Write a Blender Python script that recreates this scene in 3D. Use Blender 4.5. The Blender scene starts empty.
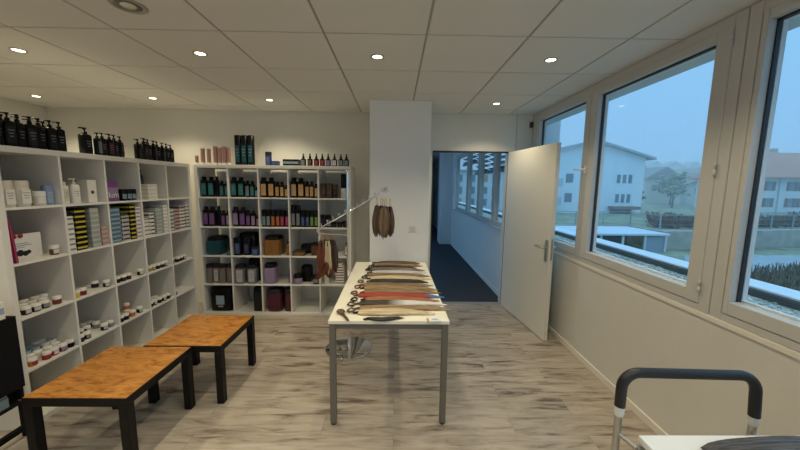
import bpy, bmesh, math, random
from mathutils import Vector, Matrix
random.seed(7)
PI = math.pi
SC = bpy.context.scene
C = SC.collection

# ---------------------------------------------------------------- camera
def make_camera():
    f, pitch, yaw, roll, h = 321.4, 0.1244, -0.0139, 0.0127, 1.6136
    r = Vector((math.cos(yaw), math.sin(yaw), 0))
    yv = Vector((-math.sin(yaw), math.cos(yaw), 0))
    z = Vector((0, 0, 1))
    d = yv * math.cos(pitch) - z * math.sin(pitch)
    u = z * math.cos(pitch) + yv * math.sin(pitch)
    right = r * math.cos(roll) + u * math.sin(roll)
    up = u * math.cos(roll) - r * math.sin(roll)
    cam = bpy.data.cameras.new('camera')
    cam.sensor_width = 36
    cam.lens = f / 800 * 36
    cam.clip_start = 0.02
    cam.clip_end = 2000
    o = bpy.data.objects.new('camera', cam)
    C.objects.link(o)
    b = -d
    o.matrix_world = Matrix(((right.x, up.x, b.x, 0), (right.y, up.y, b.y, 0), (right.z, up.z, b.z, h), (0, 0, 0, 1)))
    SC.camera = o
make_camera()

# ---------------------------------------------------------------- world: pale blue overcast sky at dusk
W = bpy.data.worlds.new('overcast_sky')
SC.world = W
W.use_nodes = True
nt = W.node_tree
bg = nt.nodes['Background']
tc = nt.nodes.new('ShaderNodeTexCoord')
sp = nt.nodes.new('ShaderNodeSeparateXYZ')
cr = nt.nodes.new('ShaderNodeValToRGB')
nt.links.new(tc.outputs['Generated'], sp.inputs[0])
nt.links.new(sp.outputs['Z'], cr.inputs[0])
nt.links.new(cr.outputs[0], bg.inputs[0])
cr.color_ramp.elements[0].position = 0.0
cr.color_ramp.elements[0].color = (0.26, 0.49, 0.84, 1)
cr.color_ramp.elements[1].position = 0.45
cr.color_ramp.elements[1].color = (0.245, 0.58, 0.91, 1)
zen = cr.color_ramp.elements.new(1.0); zen.color = (0.70, 1.30, 1.95, 1)
WORLD_STRENGTH = 1.12
bg.inputs[1].default_value = WORLD_STRENGTH
W.cycles.sampling_method = 'AUTOMATIC'

vs = SC.view_settings
vs.view_transform = 'Standard'
vs.look = 'None'
vs.exposure = 0.0
vs.gamma = 1.0
vs.use_curve_mapping = False
SC.cycles.max_bounces = 10
SC.cycles.diffuse_bounces = 6
SC.cycles.volume_bounces = 4
SC.cycles.transparent_max_bounces = 16
SC.cycles.sample_clamp_indirect = 6
SC.cycles.caustics_reflective = False
SC.cycles.caustics_refractive = False
SC.cycles.use_denoising = True
LAMP_WATTS = 27.0
LAMP_COLOR = (1.0, 0.87, 0.60)

# ---------------------------------------------------------------- materials
MATS = {}
def mat(name, col=(.8, .8, .8), rough=.5, metal=0.0, spec=.5, emit=None, es=1.0, noise=0.0, scale=30.0, bump=0.0, stretch=(1, 1, 1), bscale=None):
    if name in MATS: return MATS[name]
    m = bpy.data.materials.new(name)
    m.use_nodes = True
    n = m.node_tree
    b = n.nodes['Principled BSDF']
    b.inputs['Base Color'].default_value = (*col, 1)
    b.inputs['Roughness'].default_value = rough
    b.inputs['Metallic'].default_value = metal
    b.inputs['Specular IOR Level'].default_value = spec
    if emit:
        b.inputs['Emission Color'].default_value = (*emit, 1)
        b.inputs['Emission Strength'].default_value = es
    if noise or bump:
        t = n.nodes.new('ShaderNodeTexCoord'); mp = n.nodes.new('ShaderNodeMapping')
        mp.inputs['Scale'].default_value = stretch
        n.links.new(t.outputs['Object'], mp.inputs[0])
        nz = n.nodes.new('ShaderNodeTexNoise'); nz.inputs['Scale'].default_value = scale; nz.inputs['Detail'].default_value = 6
        n.links.new(mp.outputs[0], nz.inputs[0])
        if noise:
            mx = n.nodes.new('ShaderNodeMix'); mx.data_type = 'RGBA'
            mx.inputs[6].default_value = (*[c * (1 - noise) for c in col], 1)
            mx.inputs[7].default_value = (*[min(1, c * (1 + noise)) for c in col], 1)
            cl = n.nodes.new('ShaderNodeMapRange'); cl.inputs[1].default_value = .3; cl.inputs[2].default_value = .7
            n.links.new(nz.outputs[0], cl.inputs[0]); n.links.new(cl.outputs[0], mx.inputs[0])
            n.links.new(mx.outputs[2], b.inputs['Base Color'])
        if bump:
            nb = nz
            if bscale:
                nb = n.nodes.new('ShaderNodeTexNoise'); nb.inputs['Scale'].default_value = bscale; nb.inputs['Detail'].default_value = 4
                n.links.new(mp.outputs[0], nb.inputs[0])
            bp = n.nodes.new('ShaderNodeBump'); bp.inputs['Strength'].default_value = bump; bp.inputs['Distance'].default_value = .004
            n.links.new(nb.outputs[0], bp.inputs['Height']); n.links.new(bp.outputs[0], b.inputs['Normal'])
    MATS[name] = m
    return m

def floor_mat():
    m = bpy.data.materials.new('oak_plank_floor'); m.use_nodes = True
    n = m.node_tree; L = n.links; b = n.nodes['Principled BSDF']
    t = n.nodes.new('ShaderNodeTexCoord')
    br = n.nodes.new('ShaderNodeTexBrick')
    br.inputs['Scale'].default_value = 1.0; br.inputs['Brick Width'].default_value = 1.28; br.inputs['Row Height'].default_value = .19
    br.inputs['Mortar Size'].default_value = .0009; br.inputs['Mortar Smooth'].default_value = .1; br.offset = .37; br.offset_frequency = 2
    br.inputs['Color1'].default_value = (.0, .0, .0, 1); br.inputs['Color2'].default_value = (1, 1, 1, 1); br.inputs['Mortar'].default_value = (.5, .5, .5, 1)
    L.new(t.outputs['Object'], br.inputs[0])
    mp = n.nodes.new('ShaderNodeMapping'); mp.inputs['Scale'].default_value = (1.8, 11, 1)
    L.new(t.outputs['Object'], mp.inputs[0])
    # shift grain per plank
    ad = n.nodes.new('ShaderNodeVectorMath'); ad.operation = 'MULTIPLY_ADD'; ad.inputs[1].default_value = (7, 7, 7)
    L.new(br.outputs['Color'], ad.inputs[0]); L.new(mp.outputs[0], ad.inputs[2])
    nz = n.nodes.new('ShaderNodeTexNoise'); nz.inputs['Scale'].default_value = 1.6; nz.inputs['Detail'].default_value = 9; nz.inputs['Roughness'].default_value = .62; nz.inputs['Distortion'].default_value = .6
    L.new(ad.outputs[0], nz.inputs[0])
    cr = n.nodes.new('ShaderNodeValToRGB'); e = cr.color_ramp.elements
    e[0].position = .33; e[0].color = (.135, .108, .086, 1)
    e[1].position = .70; e[1].color = (.52, .455, .39, 1)
    k = e.new(.44); k.color = (.355, .30, .245, 1); k = e.new(.54); k.color = (.44, .38, .32, 1)
    L.new(nz.outputs[0], cr.inputs[0])
    hs = n.nodes.new('ShaderNodeHueSaturation')
    mr = n.nodes.new('ShaderNodeMapRange'); mr.inputs[3].default_value = .93; mr.inputs[4].default_value = 1.06
    L.new(br.outputs['Color'], mr.inputs[0]); L.new(mr.outputs[0], hs.inputs['Value']); L.new(cr.outputs[0], hs.inputs['Color'])
    mx = n.nodes.new('ShaderNodeMix'); mx.data_type = 'RGBA'; mx.inputs[7].default_value = (.20, .165, .13, 1)
    L.new(br.outputs['Fac'], mx.inputs[0]); L.new(hs.outputs[0], mx.inputs[6]); L.new(mx.outputs[2], b.inputs['Base Color'])
    # dark knots
    b.inputs['Roughness'].default_value = .33; b.inputs['Specular IOR Level'].default_value = .5
    bp = n.nodes.new('ShaderNodeBump'); bp.inputs['Strength'].default_value = .25; bp.inputs['Distance'].default_value = .002
    L.new(nz.outputs[0], bp.inputs['Height']); L.new(bp.outputs[0], b.inputs['Normal'])
    return m

def burl_mat():
    m = bpy.data.materials.new('orange_burl_veneer'); m.use_nodes = True
    n = m.node_tree; L = n.links; b = n.nodes['Principled BSDF']
    t = n.nodes.new('ShaderNodeTexCoord'); mp = n.nodes.new('ShaderNodeMapping'); mp.inputs['Scale'].default_value = (2.2, 6.5, 3)
    L.new(t.outputs['Object'], mp.inputs[0])
    nz = n.nodes.new('ShaderNodeTexNoise'); nz.inputs['Scale'].default_value = 2.3; nz.inputs['Detail'].default_value = 10; nz.inputs['Distortion'].default_value = 2.2; nz.inputs['Roughness'].default_value = .65
    L.new(mp.outputs[0], nz.inputs[0])
    cr = n.nodes.new('ShaderNodeValToRGB'); e = cr.color_ramp.elements
    e[0].position = .33; e[0].color = (.20, .07, .014, 1)
    e[1].position = .66; e[1].color = (.54, .25, .055, 1)
    k = e.new(.48); k.color = (.42, .17, .032, 1)
    L.new(nz.outputs[0], cr.inputs[0]); L.new(cr.outputs[0], b.inputs['Base Color'])
    b.inputs['Roughness'].default_value = .27
    return m

def hair_mat(name, c1, c2, c3=None, vertical=False, mid=None):
    """streaky strands running along local x; c3 is the dyed tip colour"""
    if name in MATS: return MATS[name]
    m = bpy.data.materials.new(name); m.use_nodes = True
    n = m.node_tree; L = n.links; b = n.nodes['Principled BSDF']
    t = n.nodes.new('ShaderNodeTexCoord'); mp = n.nodes.new('ShaderNodeMapping'); mp.inputs['Scale'].default_value = (170, 90, 4) if vertical else (4, 170, 90)
    L.new(t.outputs['Object'], mp.inputs[0])
    nz = n.nodes.new('ShaderNodeTexNoise'); nz.inputs['Scale'].default_value = 1.0; nz.inputs['Detail'].default_value = 5
    L.new(mp.outputs[0], nz.inputs[0])
    cr = n.nodes.new('ShaderNodeValToRGB'); e = cr.color_ramp.elements
    e[0].position = .36; e[0].color = (*c1, 1); e[1].position = .64; e[1].color = (*c2, 1)
    L.new(nz.outputs[0], cr.inputs[0])
    out = cr.outputs[0]
    if c3:
        s = n.nodes.new('ShaderNodeSeparateXYZ'); L.new(t.outputs['Object'], s.inputs[0])
        mr = n.nodes.new('ShaderNodeMapRange'); mr.inputs[1].default_value = .17; mr.inputs[2].default_value = .25
        if mid is not None: mr.inputs[1].default_value = mid; mr.inputs[2].default_value = mid + .14
        L.new(s.outputs[0], mr.inputs[0])
        mx = n.nodes.new('ShaderNodeMix'); mx.data_type = 'RGBA'; mx.inputs[7].default_value = (*c3, 1)
        L.new(mr.outputs[0], mx.inputs[0]); L.new(out, mx.inputs[6]); out = mx.outputs[2]
    L.new(out, b.inputs['Base Color'])
    b.inputs['Roughness'].default_value = .42
    bp = n.nodes.new('ShaderNodeBump'); bp.inputs['Strength'].default_value = .5; bp.inputs['Distance'].default_value = .002
    L.new(nz.outputs[0], bp.inputs['Height']); L.new(bp.outputs[0], b.inputs['Normal'])
    MATS[name] = m
    return m

def glass_mat():
    m = bpy.data.materials.new('window_glass'); m.use_nodes = True
    n = m.node_tree; L = n.links
    n.nodes.remove(n.nodes['Principled BSDF'])
    tr = n.nodes.new('ShaderNodeBsdfTransparent'); tr.inputs[0].default_value = (.97, .985, .98, 1)
    gl = n.nodes.new('ShaderNodeBsdfGlossy'); gl.inputs['Roughness'].default_value = .01
    fr = n.nodes.new('ShaderNodeFresnel'); fr.inputs[0].default_value = 1.35
    mx = n.nodes.new('ShaderNodeMixShader')
    ge = n.nodes.new('ShaderNodeNewGeometry'); mm = n.nodes.new('ShaderNodeMath'); mm.operation = 'MULTIPLY_ADD'
    mm.inputs[1].default_value = -1; mm.inputs[2].default_value = 1; L.new(ge.outputs['Backfacing'], mm.inputs[0])   # reflect on entering only
    m2 = n.nodes.new('ShaderNodeMath'); m2.operation = 'MULTIPLY'; L.new(mm.outputs[0], m2.inputs[0]); L.new(fr.outputs[0], m2.inputs[1])
    L.new(m2.outputs[0], mx.inputs[0]); L.new(tr.outputs[0], mx.inputs[1]); L.new(gl.outputs[0], mx.inputs[2])
    L.new(mx.outputs[0], n.nodes['Material Output'].inputs[0])
    return m

M_WALL = mat('painted_wall', (.74, .725, .67), .75, noise=.02, scale=4, bump=.15, bscale=160)
M_WALLR = mat('textured_wall', (.66, .645, .60), .8, noise=.02, scale=4, bump=.3, bscale=120)
M_CEIL = mat('ceiling_tile', (.70, .70, .68), .85, bump=.2, scale=220)
M_GRID = mat('ceiling_grid', (.36, .35, .32), .7)
M_FLOOR = floor_mat()
M_FRAME = mat('window_frame_white', (.56, .55, .525), .42)
M_GASK = mat('rubber_gasket', (.02, .025, .035), .5)
M_GLASS = glass_mat()
M_DOOR = mat('door_white', (.74, .715, .64), .45)
M_BLACKTRIM = mat('dark_door_frame', (.025, .024, .024), .5)
M_SHELF = mat('shelf_white', (.78, .765, .72), .4)
M_SHELFBACK = mat('shelf_back_panel', (.50, .46, .39), .6)
M_BASE = mat('baseboard_paint', (.78, .74, .66), .5)
M_METAL = mat('brushed_metal', (.55, .55, .54), .32, metal=1)
M_CHROME = mat('chrome', (.86, .87, .88), .06, metal=1)
M_TLEG = mat('grey_metal_paint', (.165, .155, .14), .5, metal=.2)
M_TTOP = mat('table_top_white', (.90, .86, .74), .28, noise=.015, scale=6)
M_BLACK = mat('black_lacquer', (.006, .0055, .0055), .5, spec=.25)
M_BURL = burl_mat()
M_CARPET = mat('dark_carpet', (.035, .042, .055), .95, noise=.25, scale=120, bump=.4)
M_BLKPL = mat('black_plastic', (.008, .008, .009), .3)
M_WHITEPL = mat('white_plastic', (.80, .79, .76), .4)

# ---------------------------------------------------------------- mesh building
class MB:
    def __init__(s):
        s.v = []; s.f = []; s.sm = []; s.mi = []
    def add(s, vs, fs, smooth=False, mi=0):
        o = len(s.v); s.v += [tuple(p) for p in vs]
        for f in fs: s.f.append([i + o for i in f]); s.sm.append(smooth); s.mi.append(mi)
        return s
    def box(s, x0, x1, y0, y1, z0, z1, mi=0, bevel=0, seg=2):
        bm = bmesh.new(); bmesh.ops.create_cube(bm, size=1)
        for v in bm.verts:
            v.co = ((x0 + x1) / 2 + v.co.x * (x1 - x0), (y0 + y1) / 2 + v.co.y * (y1 - y0), (z0 + z1) / 2 + v.co.z * (z1 - z0))
        if bevel: bmesh.ops.bevel(bm, geom=bm.edges[:], offset=bevel, segments=seg, profile=.5, affect='EDGES')
        bm.verts.index_update()
        s.add([v.co[:] for v in bm.verts], [[v.index for v in f.verts] for f in bm.faces], False, mi); bm.free()
        return s
    def lathe(s, prof, n=20, cx=0, cy=0, mi=0, sx=1, sy=1, sq=1.0):
        """prof: list of (radius, z); sq<1 squares the section"""
        vs = []; fs = []
        for r, z in prof:
            for k in range(n):
                a = 2 * PI * k / n; c, q = math.cos(a), math.sin(a)
                if sq != 1.0:
                    c = math.copysign(abs(c) ** sq, c); q = math.copysign(abs(q) ** sq, q)
                vs.append((cx + r * sx * c, cy + r * sy * q, z))
        for i in range(len(prof) - 1):
            for k in range(n):
                a = i * n + k; b = i * n + (k + 1) % n
                fs.append([a, b, b + n, a + n])
        s.add(vs, fs, True, mi)
        s.add(vs[:n], [list(range(n))[::-1]], False, mi)
        s.add(vs[-n:], [list(range(n))], False, mi)
        return s
    def tube(s, pts, r, n=10, mi=0, closed=False, flat=1.0):
        pts = [Vector(p) for p in pts]; rs = r if isinstance(r, (list, tuple)) else [r] * len(pts)
        vs = []; fs = []; up = Vector((0, 0, 1)); prev = None
        for i, p in enumerate(pts):
            t = (pts[min(i + 1, len(pts) - 1)] - pts[max(i - 1, 0)]).normalized()
            if prev is None:
                a = up if abs(t.z) < .9 else Vector((0, 1, 0))
                u = t.cross(a).normalized()
            else:
                u = (prev - t * prev.dot(t)).normalized()
            prev = u; w = t.cross(u)
            for k in range(n):
                an = 2 * PI * k / n
                vs.append(p + (u * math.cos(an) + w * math.sin(an) * flat) * rs[i])
        for i in range(len(pts) - 1):
            for k in range(n):
                a = i * n + k; b = i * n + (k + 1) % n
                fs.append([a, a + n, b + n, b])
        s.add(vs, fs, True, mi)
        s.add(vs[:n], [list(range(n))], False, mi); s.add(vs[-n:], [list(range(n))[::-1]], False, mi)
        return s
    def prism(s, poly, z0, z1, axis='z', mi=0):
        n = len(poly)
        def P(a, b, c): return (a, b, c) if axis == 'z' else ((a, c, b) if axis == 'y' else (c, a, b))
        vs = [P(a, b, z0) for a, b in poly] + [P(a, b, z1) for a, b in poly]
        fs = [list(range(n))[::-1], list(range(n, 2 * n))] + [[i, (i + 1) % n, (i + 1) % n + n, i + n] for i in range(n)]
        return s.add(vs, fs, False, mi)
    def ball(s, c, r, n=8, mi=0, sc=(1, 1, 1)):
        prof = [(max(1e-4, math.sin(PI * i / n)), -math.cos(PI * i / n)) for i in range(n + 1)]
        m = MB().lathe(prof, n * 2)
        return s.add([(c[0] + p[0] * r * sc[0], c[1] + p[1] * r * sc[1], c[2] + p[2] * r * sc[2]) for p in m.v], m.f, True, mi)
    def mesh(s, name, mats):
        me = bpy.data.meshes.new(name)
        me.from_pydata([tuple(v) for v in s.v], [], s.f)
        for m in (mats if isinstance(mats, (list, tuple)) else [mats]): me.materials.append(m)
        me.polygons.foreach_set('use_smooth', s.sm); me.polygons.foreach_set('material_index', s.mi)
        bm = bmesh.new(); bm.from_mesh(me); bmesh.ops.recalc_face_normals(bm, faces=bm.faces[:]); bm.to_mesh(me); bm.free()
        me.update()
        return me

def link(name, data, parent=None, loc=(0, 0, 0), rz=0):
    o = bpy.data.objects.new(name, data); C.objects.link(o)
    o.location = loc; o.rotation_euler = (0, 0, rz)
    if parent: o.parent = parent
    return o
def obj(name, mb, m, parent=None, loc=(0, 0, 0), rz=0): return link(name, mb.mesh(name, m), parent, loc, rz)
def tag(o, label, cat, group=None, kind=None):
    o['label'] = label; o['category'] = cat
    if group: o['group'] = group
    if kind: o['kind'] = kind
    return o
def thing(name, label, cat, loc=(0, 0, 0), rz=0, group=None):
    return tag(link(name, None, None, loc, rz), label, cat, group)
def struct(name, mb, m, parent=None, loc=(0, 0, 0)):
    o = obj(name, mb, m, parent, loc)
    if not parent: o['kind'] = 'structure'
    return o
CACHE = {}
def cached(key, fn):
    if key not in CACHE: CACHE[key] = fn()
    return CACHE[key]
def dup(root, loc, rz, label, group=None):
    r = root.copy(); C.objects.link(r); r.location = loc; r.rotation_euler = (0, 0, rz); r['label'] = label
    if group: r['group'] = group
    for ch in list(root.children):
        c = ch.copy(); C.objects.link(c); c.parent = r
        for g in list(ch.children):
            d = g.copy(); C.objects.link(d); d.parent = c
    return r
NUM = ['one', 'two', 'three', 'four', 'five']
ORD = ['first', 'second', 'third', 'fourth', 'fifth', 'sixth', 'seventh', 'eighth', 'ninth', 'tenth', 'eleventh', 'twelfth', 'thirteenth']

# ================================================================= room shell
XL, XR, YF, YB, H = -4.4, 1.75, -2.2, 4.24, 2.52
struct('floor', MB().box(XL - .1, XR + .15, YF - .1, YB + .06, -.1, 0), M_FLOOR)
# ceiling: separate mineral tiles in a T-bar grid
cb = MB()
X0, Y0, S = -.448, 2.083, .625
for i in range(-7, 5):
    for j in range(-7, 5):
        a, b = max(X0 + i * S, XL), min(X0 + (i + 1) * S, XR + .02)
        c, d = max(Y0 + j * S, YF), min(Y0 + (j + 1) * S, YB)
        if b - a > .05 and d - c > .05: cb.box(a + .007, b - .007, c + .007, d - .007, H, H + .03, bevel=.003, seg=1)
ceil = struct('ceiling', cb, M_CEIL)
struct('ceiling_grid', MB().box(XL, XR + .02, YF, YB, H + .006, H + .02), M_GRID, ceil)
struct('ceiling_slab', MB().box(XL - .1, XR + .4, YF - .1, YB + .1, H + .05, H + .2), M_WALL, ceil)
# back wall with the door opening
DX0, DX1, DH = .47, 1.455, 2.05
bw = MB()
bw.box(XL - .1, DX0, YB, YB + .12, 0, H + .05).box(DX1, XR + .1, YB, YB + .12, 0, H + .05).box(DX0, DX1, YB, YB + .12, DH, H + .05)
wall_b = struct('wall_back', bw, M_WALL)
struct('wall_joint', MB().box(1.542, 1.550, YB - .002, YB, DH - .2, H), mat('joint_line', (.42, .41, .39), .7), wall_b)
struct('wall_left', MB().box(XL - .12, XL, YF - .1, YB + .1, 0, H + .05), M_WALL)
struct('wall_front', MB().box(XL - .1, XR + .1, YF - .12, YF, 0, .95).box(XL - .1, XR + .1, YF - .12, YF, 2.45, H + .05).box(XL - .1, -2.6, YF - .12, YF, .95, 2.45).box(1.6, XR + .1, YF - .12, YF, .95, 2.45), M_WALL)
struct('wall_right', MB().box(XR, XR + .14, YF, YB, 0, .885), M_WALLR)
struct('wall_pillar', MB().box(-.294, .378, 3.62, YB, 0, H + .001, bevel=.004, seg=1), mat('pillar_paint', (.86, .87, .87), .7, bump=.1, scale=150))
# sill trim, baseboards
struct('trim_1', MB().box(XR - .007, XR + .06, YF, YB, .885, .915, bevel=.003), M_BASE)
struct('baseboard_right', MB().box(XR - .014, XR, YF, YB, 0, .058, bevel=.003), M_BASE)
struct('baseboard_back', MB().box(XL, -.294, YB - .014, YB, 0, .058, bevel=.003).box(DX1 + .02, XR - .014, YB - .014, YB, 0, .058, bevel=.003), M_BASE)
struct('baseboard_left', MB().box(XL, XL + .014, YF, YB - .014, 0, .058, bevel=.003), M_BASE)
# small dark bracket in the corner under the ceiling
tag(obj('wall_bracket', MB().box(1.705, 1.745, 4.20, 4.238, 2.36, 2.43, bevel=.006), mat('dark_brown_plastic', (.05, .035, .025), .5)),
    'small dark bracket in the corner beside the window head', 'bracket')

# ---------------------------------------------------------------- windows on the right
GX = XR + .055          # glass plane
def ring(mb, x0, x1, ya, yb, za, zb, w, bevel=.004, wb=None):
    wb = wb or w
    mb.box(x0, x1, ya, ya + w, za, zb, bevel=bevel).box(x0, x1, yb - w, yb, za, zb, bevel=bevel)
    mb.box(x0, x1, ya + w, yb - w, zb - w, zb, bevel=bevel).box(x0, x1, ya + w, yb - w, za, za + wb, bevel=bevel)
    return mb
def sash_ring(x0, x1, ya, yb, za, zb, wa, wf, wbot, wtop):
    m = MB().box(x0, x1, ya, ya + wa, za, zb, bevel=.004).box(x0, x1, yb - wf, yb, za, zb, bevel=.004)
    return m.box(x0, x1, ya + wa, yb - wf, zb - wtop, zb, bevel=.004).box(x0, x1, ya + wa, yb - wf, za, za + wbot, bevel=.004)
def hinge(parent, y, z):
    m = MB().lathe([(.003, -.038), (.0075, -.035), (.0075, -.006), (.0055, -.005), (.0055, .005), (.0075, .006), (.0075, .035), (.003, .038)], 12)
    obj('hinge', m, M_FRAME, parent, (XR - .010, y, z))
def window(n, y0, y1, sashes, handles, hinges):
    w = link('window_%d' % n, None); w['kind'] = 'structure'
    f = obj('window_frame', ring(MB(), XR - .001, XR + .10, y0 + .0015, y1 - .0015, .916, H - .003, .062, wb=.040), M_FRAME, w)
    for (a, b, za, zb) in sashes:      # glass limits
        obj('sash', sash_ring(XR - .005, XR + .075, a - .088, b + min(.088, (y1 - .07 - b)), za - .072, zb + .045, .086, min(.088, (y1 - .07 - b)) + .002, .070, .043), M_FRAME, w)
        g = MB().box(GX - .020, GX - .001, b - .010, b + .002, za, zb).box(GX - .020, GX - .001, a, b, zb - .008, zb + .002).box(GX - .006, GX - .001, a - .002, a + .005, za, zb)
        obj('gasket', g, M_GASK, w)
        obj('joint_gap', ring(MB(), XR + .004, XR + .020, a - .094, b + min(.094, (y1 - .064 - b)), za - .077, zb + .050, .008, bevel=0), M_GASK, w)
        obj('glass_pane', MB().box(GX, GX + .006, a - .008, b + .008, za - .008, zb + .008), M_GLASS, w)
        obj('glazing_bead', ring(MB(), GX + .006, GX + .03, a - .012, b + .012, za - .012, zb + .012, .02, bevel=0), mat('outer_frame_white', (.78, .80, .82), .4), w)
    ys = sorted([a - .094 for a, b, _, _ in sashes] + [b + min(.094, (y1 - .064 - b)) for a, b, _, _ in sashes])
    for lo, hi in zip([y0 + .062] + ys[1::2], ys[0::2] + [y1 - .062]):
        if hi - lo > .012: obj('mullion', MB().box(XR - .001, XR + .09, lo + .001, hi - .001, .955, H - .064), M_FRAME, w)
    for (y, z) in handles:
        h = MB().box(-.012, 0, -.014, .014, -.035, .035, bevel=.004)
        h.tube([(-.01, 0, 0), (-.045, 0, 0), (-.05, .01, 0), (-.05, .11, .004)], [.009, .009, .01, .008], 10)
        obj('window_handle', h, M_WHITEPL, w, (XR - .004, y, z))
    for (y, z) in hinges: hinge(w, y, z)
    return w
ZB, ZT = 1.03, 2.41
w1 = window(1, 1.698, 4.235, [(3.06, 4.03, ZB, ZT), (1.850, 2.880, ZB, ZT)], [(2.98, 1.775)], [(1.760, 2.39), (1.760, 1.72), (1.760, 1.06)])
w2 = window(2, -.60, 1.695, [(.60, 1.600, ZB, ZT), (-.45, .42, ZB, ZT)], [(.51, 1.775)], [(-.54, 2.39), (-.54, 1.06)])
w3 = window(3, YF, -.604, [(-1.60, -.80, ZB, ZT)], [(-1.68, 1.775)], [(-.70, 2.39)])
for k in range(3):  # unseen windows added behind the viewpoint to bring in cool fill daylight
    a, b = -2.6 + 1.4 * k, -1.2 + 1.4 * k
    w = link('window_%d' % (8 + k), None); w['kind'] = 'structure'
    m = MB().box(a + .002, a + .06, YF - .09, YF - .02, .951, 2.449).box(b - .06, b - .002, YF - .09, YF - .02, .951, 2.449).box(a + .06, b - .06, YF - .09, YF - .02, .951, 1.02).box(a + .06, b - .06, YF - .09, YF - .02, 2.38, 2.449)
    obj('window_frame', m, M_FRAME, w)
    obj('glass_pane', MB().box(a + .05, b - .05, YF - .06, YF - .055, 1.01, 2.39), M_GLASS, w)
for y in (1.62,):
    obj('screw_cap', MB().lathe([(.006, -.001), (.006, .002), (.003, .003)], 10), M_METAL, w2, (XR + .0, y, 1.0))
# outside of our own building: spandrel, roller shutter box, shutter fin, gravel roof and its metal edge
M_OUTW = mat('facade_render', (.62, .66, .70), .8, noise=.05, scale=3)
struct('trim_2', MB().box(XR + .14, 2.10, YF - 1, 20, 2.46, 2.8), M_OUTW)
struct('trim_3', MB().box(XR + .101, XR + .17, YF - 1, YB + .2, .86, .955, bevel=.004), mat('metal_sill', (.62, .66, .70), .35, metal=.3))
struct('trim_4', MB().box(1.90, 2.30, 4.62, 4.80, .8, 2.9), M_OUTW)
M_GRAVEL = mat('roof_gravel', (.46, .46, .41), .95, noise=.75, scale=38, bump=1.0)
struct('roof_gravel_bed', MB().box(1.90, 2.74, YF - 2, 24, .55, .80), M_GRAVEL)
pr = random.Random(3)
gv = MB()
for k in range(2600):
    y = pr.uniform(.6, 6.5); x = pr.uniform(1.98, 2.72); r = pr.uniform(.006, .016)
    gv.ball((x, y, .80 + r * .3), r, 3, sc=(1, pr.uniform(.7, 1.4), .7))
tag(obj('gravel_stones', gv, mat('gravel_stone', (.60, .60, .52), .9, noise=.5, scale=9)), 'loose pale gravel on the flat roof outside the windows', 'gravel', kind='stuff')
struct('roof_parapet', MB().box(2.74, 3.02, YF - 2, 24, .3, .85), mat('parapet_dark', (.10, .12, .13), .7))
struct('roof_edge_flashing', MB().box(2.76, 2.99, YF - 2, 24, .852, .872, bevel=.006), mat('flashing_white', (.80, .84, .88), .4))

# ---------------------------------------------------------------- corridor behind the door
CX0, CX1, CYE = -.95, 1.53, 15.0
corr = struct('corridor_floor', MB().box(CX0, CX1 + .1, YB + .055, CYE, -.1, .001), M_CARPET)
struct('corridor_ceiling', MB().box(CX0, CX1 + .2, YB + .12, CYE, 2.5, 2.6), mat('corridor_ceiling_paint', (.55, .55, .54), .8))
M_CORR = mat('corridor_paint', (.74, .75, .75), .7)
struct('wall_corridor_left', MB().box(CX0 - .1, CX0, YB + .12, CYE, 0, .35).box(CX0 - .1, CX0, YB + .12, CYE, 2.42, 2.5).box(CX0 - .1, CX0, 9.2, CYE, .35, 2.42).box(CX0 - .1, CX0, 6.7, 6.8, .35, 2.42), mat('corridor_left_paint', (.6, .6, .6), .7))  # unseen window openings added on this side so daylight brightens the corridor
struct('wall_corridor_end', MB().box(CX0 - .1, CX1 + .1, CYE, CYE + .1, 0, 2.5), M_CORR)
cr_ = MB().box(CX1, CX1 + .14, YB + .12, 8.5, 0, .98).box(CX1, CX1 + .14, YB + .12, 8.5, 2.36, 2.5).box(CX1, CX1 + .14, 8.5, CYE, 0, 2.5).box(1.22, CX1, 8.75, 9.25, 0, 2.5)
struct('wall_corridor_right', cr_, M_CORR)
struct('trim_5', MB().box(CX1 - .03, CX1 + .10, YB + .14, 8.5, .98, 1.005, bevel=.004), mat('sill_grey', (.60, .61, .62), .5))  # corridor sill in one plain grey
cwin = [(4.50, 5.10), (5.16, 6.02), (6.12, 6.98), (7.08, 8.35)]
for k, (a, b) in enumerate(cwin):
    w = link('window_%d' % (4 + k), None); w['kind'] = 'structure'
    obj('window_frame', ring(MB(), CX1 + .02, CX1 + .10, a - .03, b + .03, 1.005, 2.36, .07), M_FRAME, w)
    obj('glass_pane', MB().box(CX1 + .05, CX1 + .056, a + .03, b - .03, 1.06, 2.30), M_GLASS, w)
    bl = MB()
    nb = 5 if k < 3 else 2
    for q in range(nb):
        z = 2.27 - q * .085
        bl.add([(CX1 + .17, a, z), (CX1 + .25, a, z - .03), (CX1 + .25, b, z - .03), (CX1 + .17, b, z), (CX1 + .17, a, z + .004), (CX1 + .25, a, z - .026), (CX1 + .25, b, z - .026), (CX1 + .17, b, z + .004)],
               [[0, 1, 2, 3], [7, 6, 5, 4], [0, 4, 5, 1], [1, 5, 6, 2], [2, 6, 7, 3], [3, 7, 4, 0]])
    bl.box(CX1 + .17, CX1 + .24, a, b, 2.27 - nb * .085, 2.27 - nb * .085 + .05)
    obj('louvre_blind', bl, mat('blind_slat', (.30, .34, .38), .5), w)
struct('trim_6', MB().box(CX1 - .012, CX1, YB + .14, 8.7, 0, .07), M_CORR)
struct('trim_7', MB().box(DX0, DX1, YB - .005, YB + .06, 0, .008, bevel=.002), mat('threshold_strip', (.5, .47, .42), .4, metal=.5))
cbn = thing('corridor_cabinet', 'dark tall cabinet far down the dim corridor', 'cabinet', (CX0 + .3, 11.5, .002))
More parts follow.
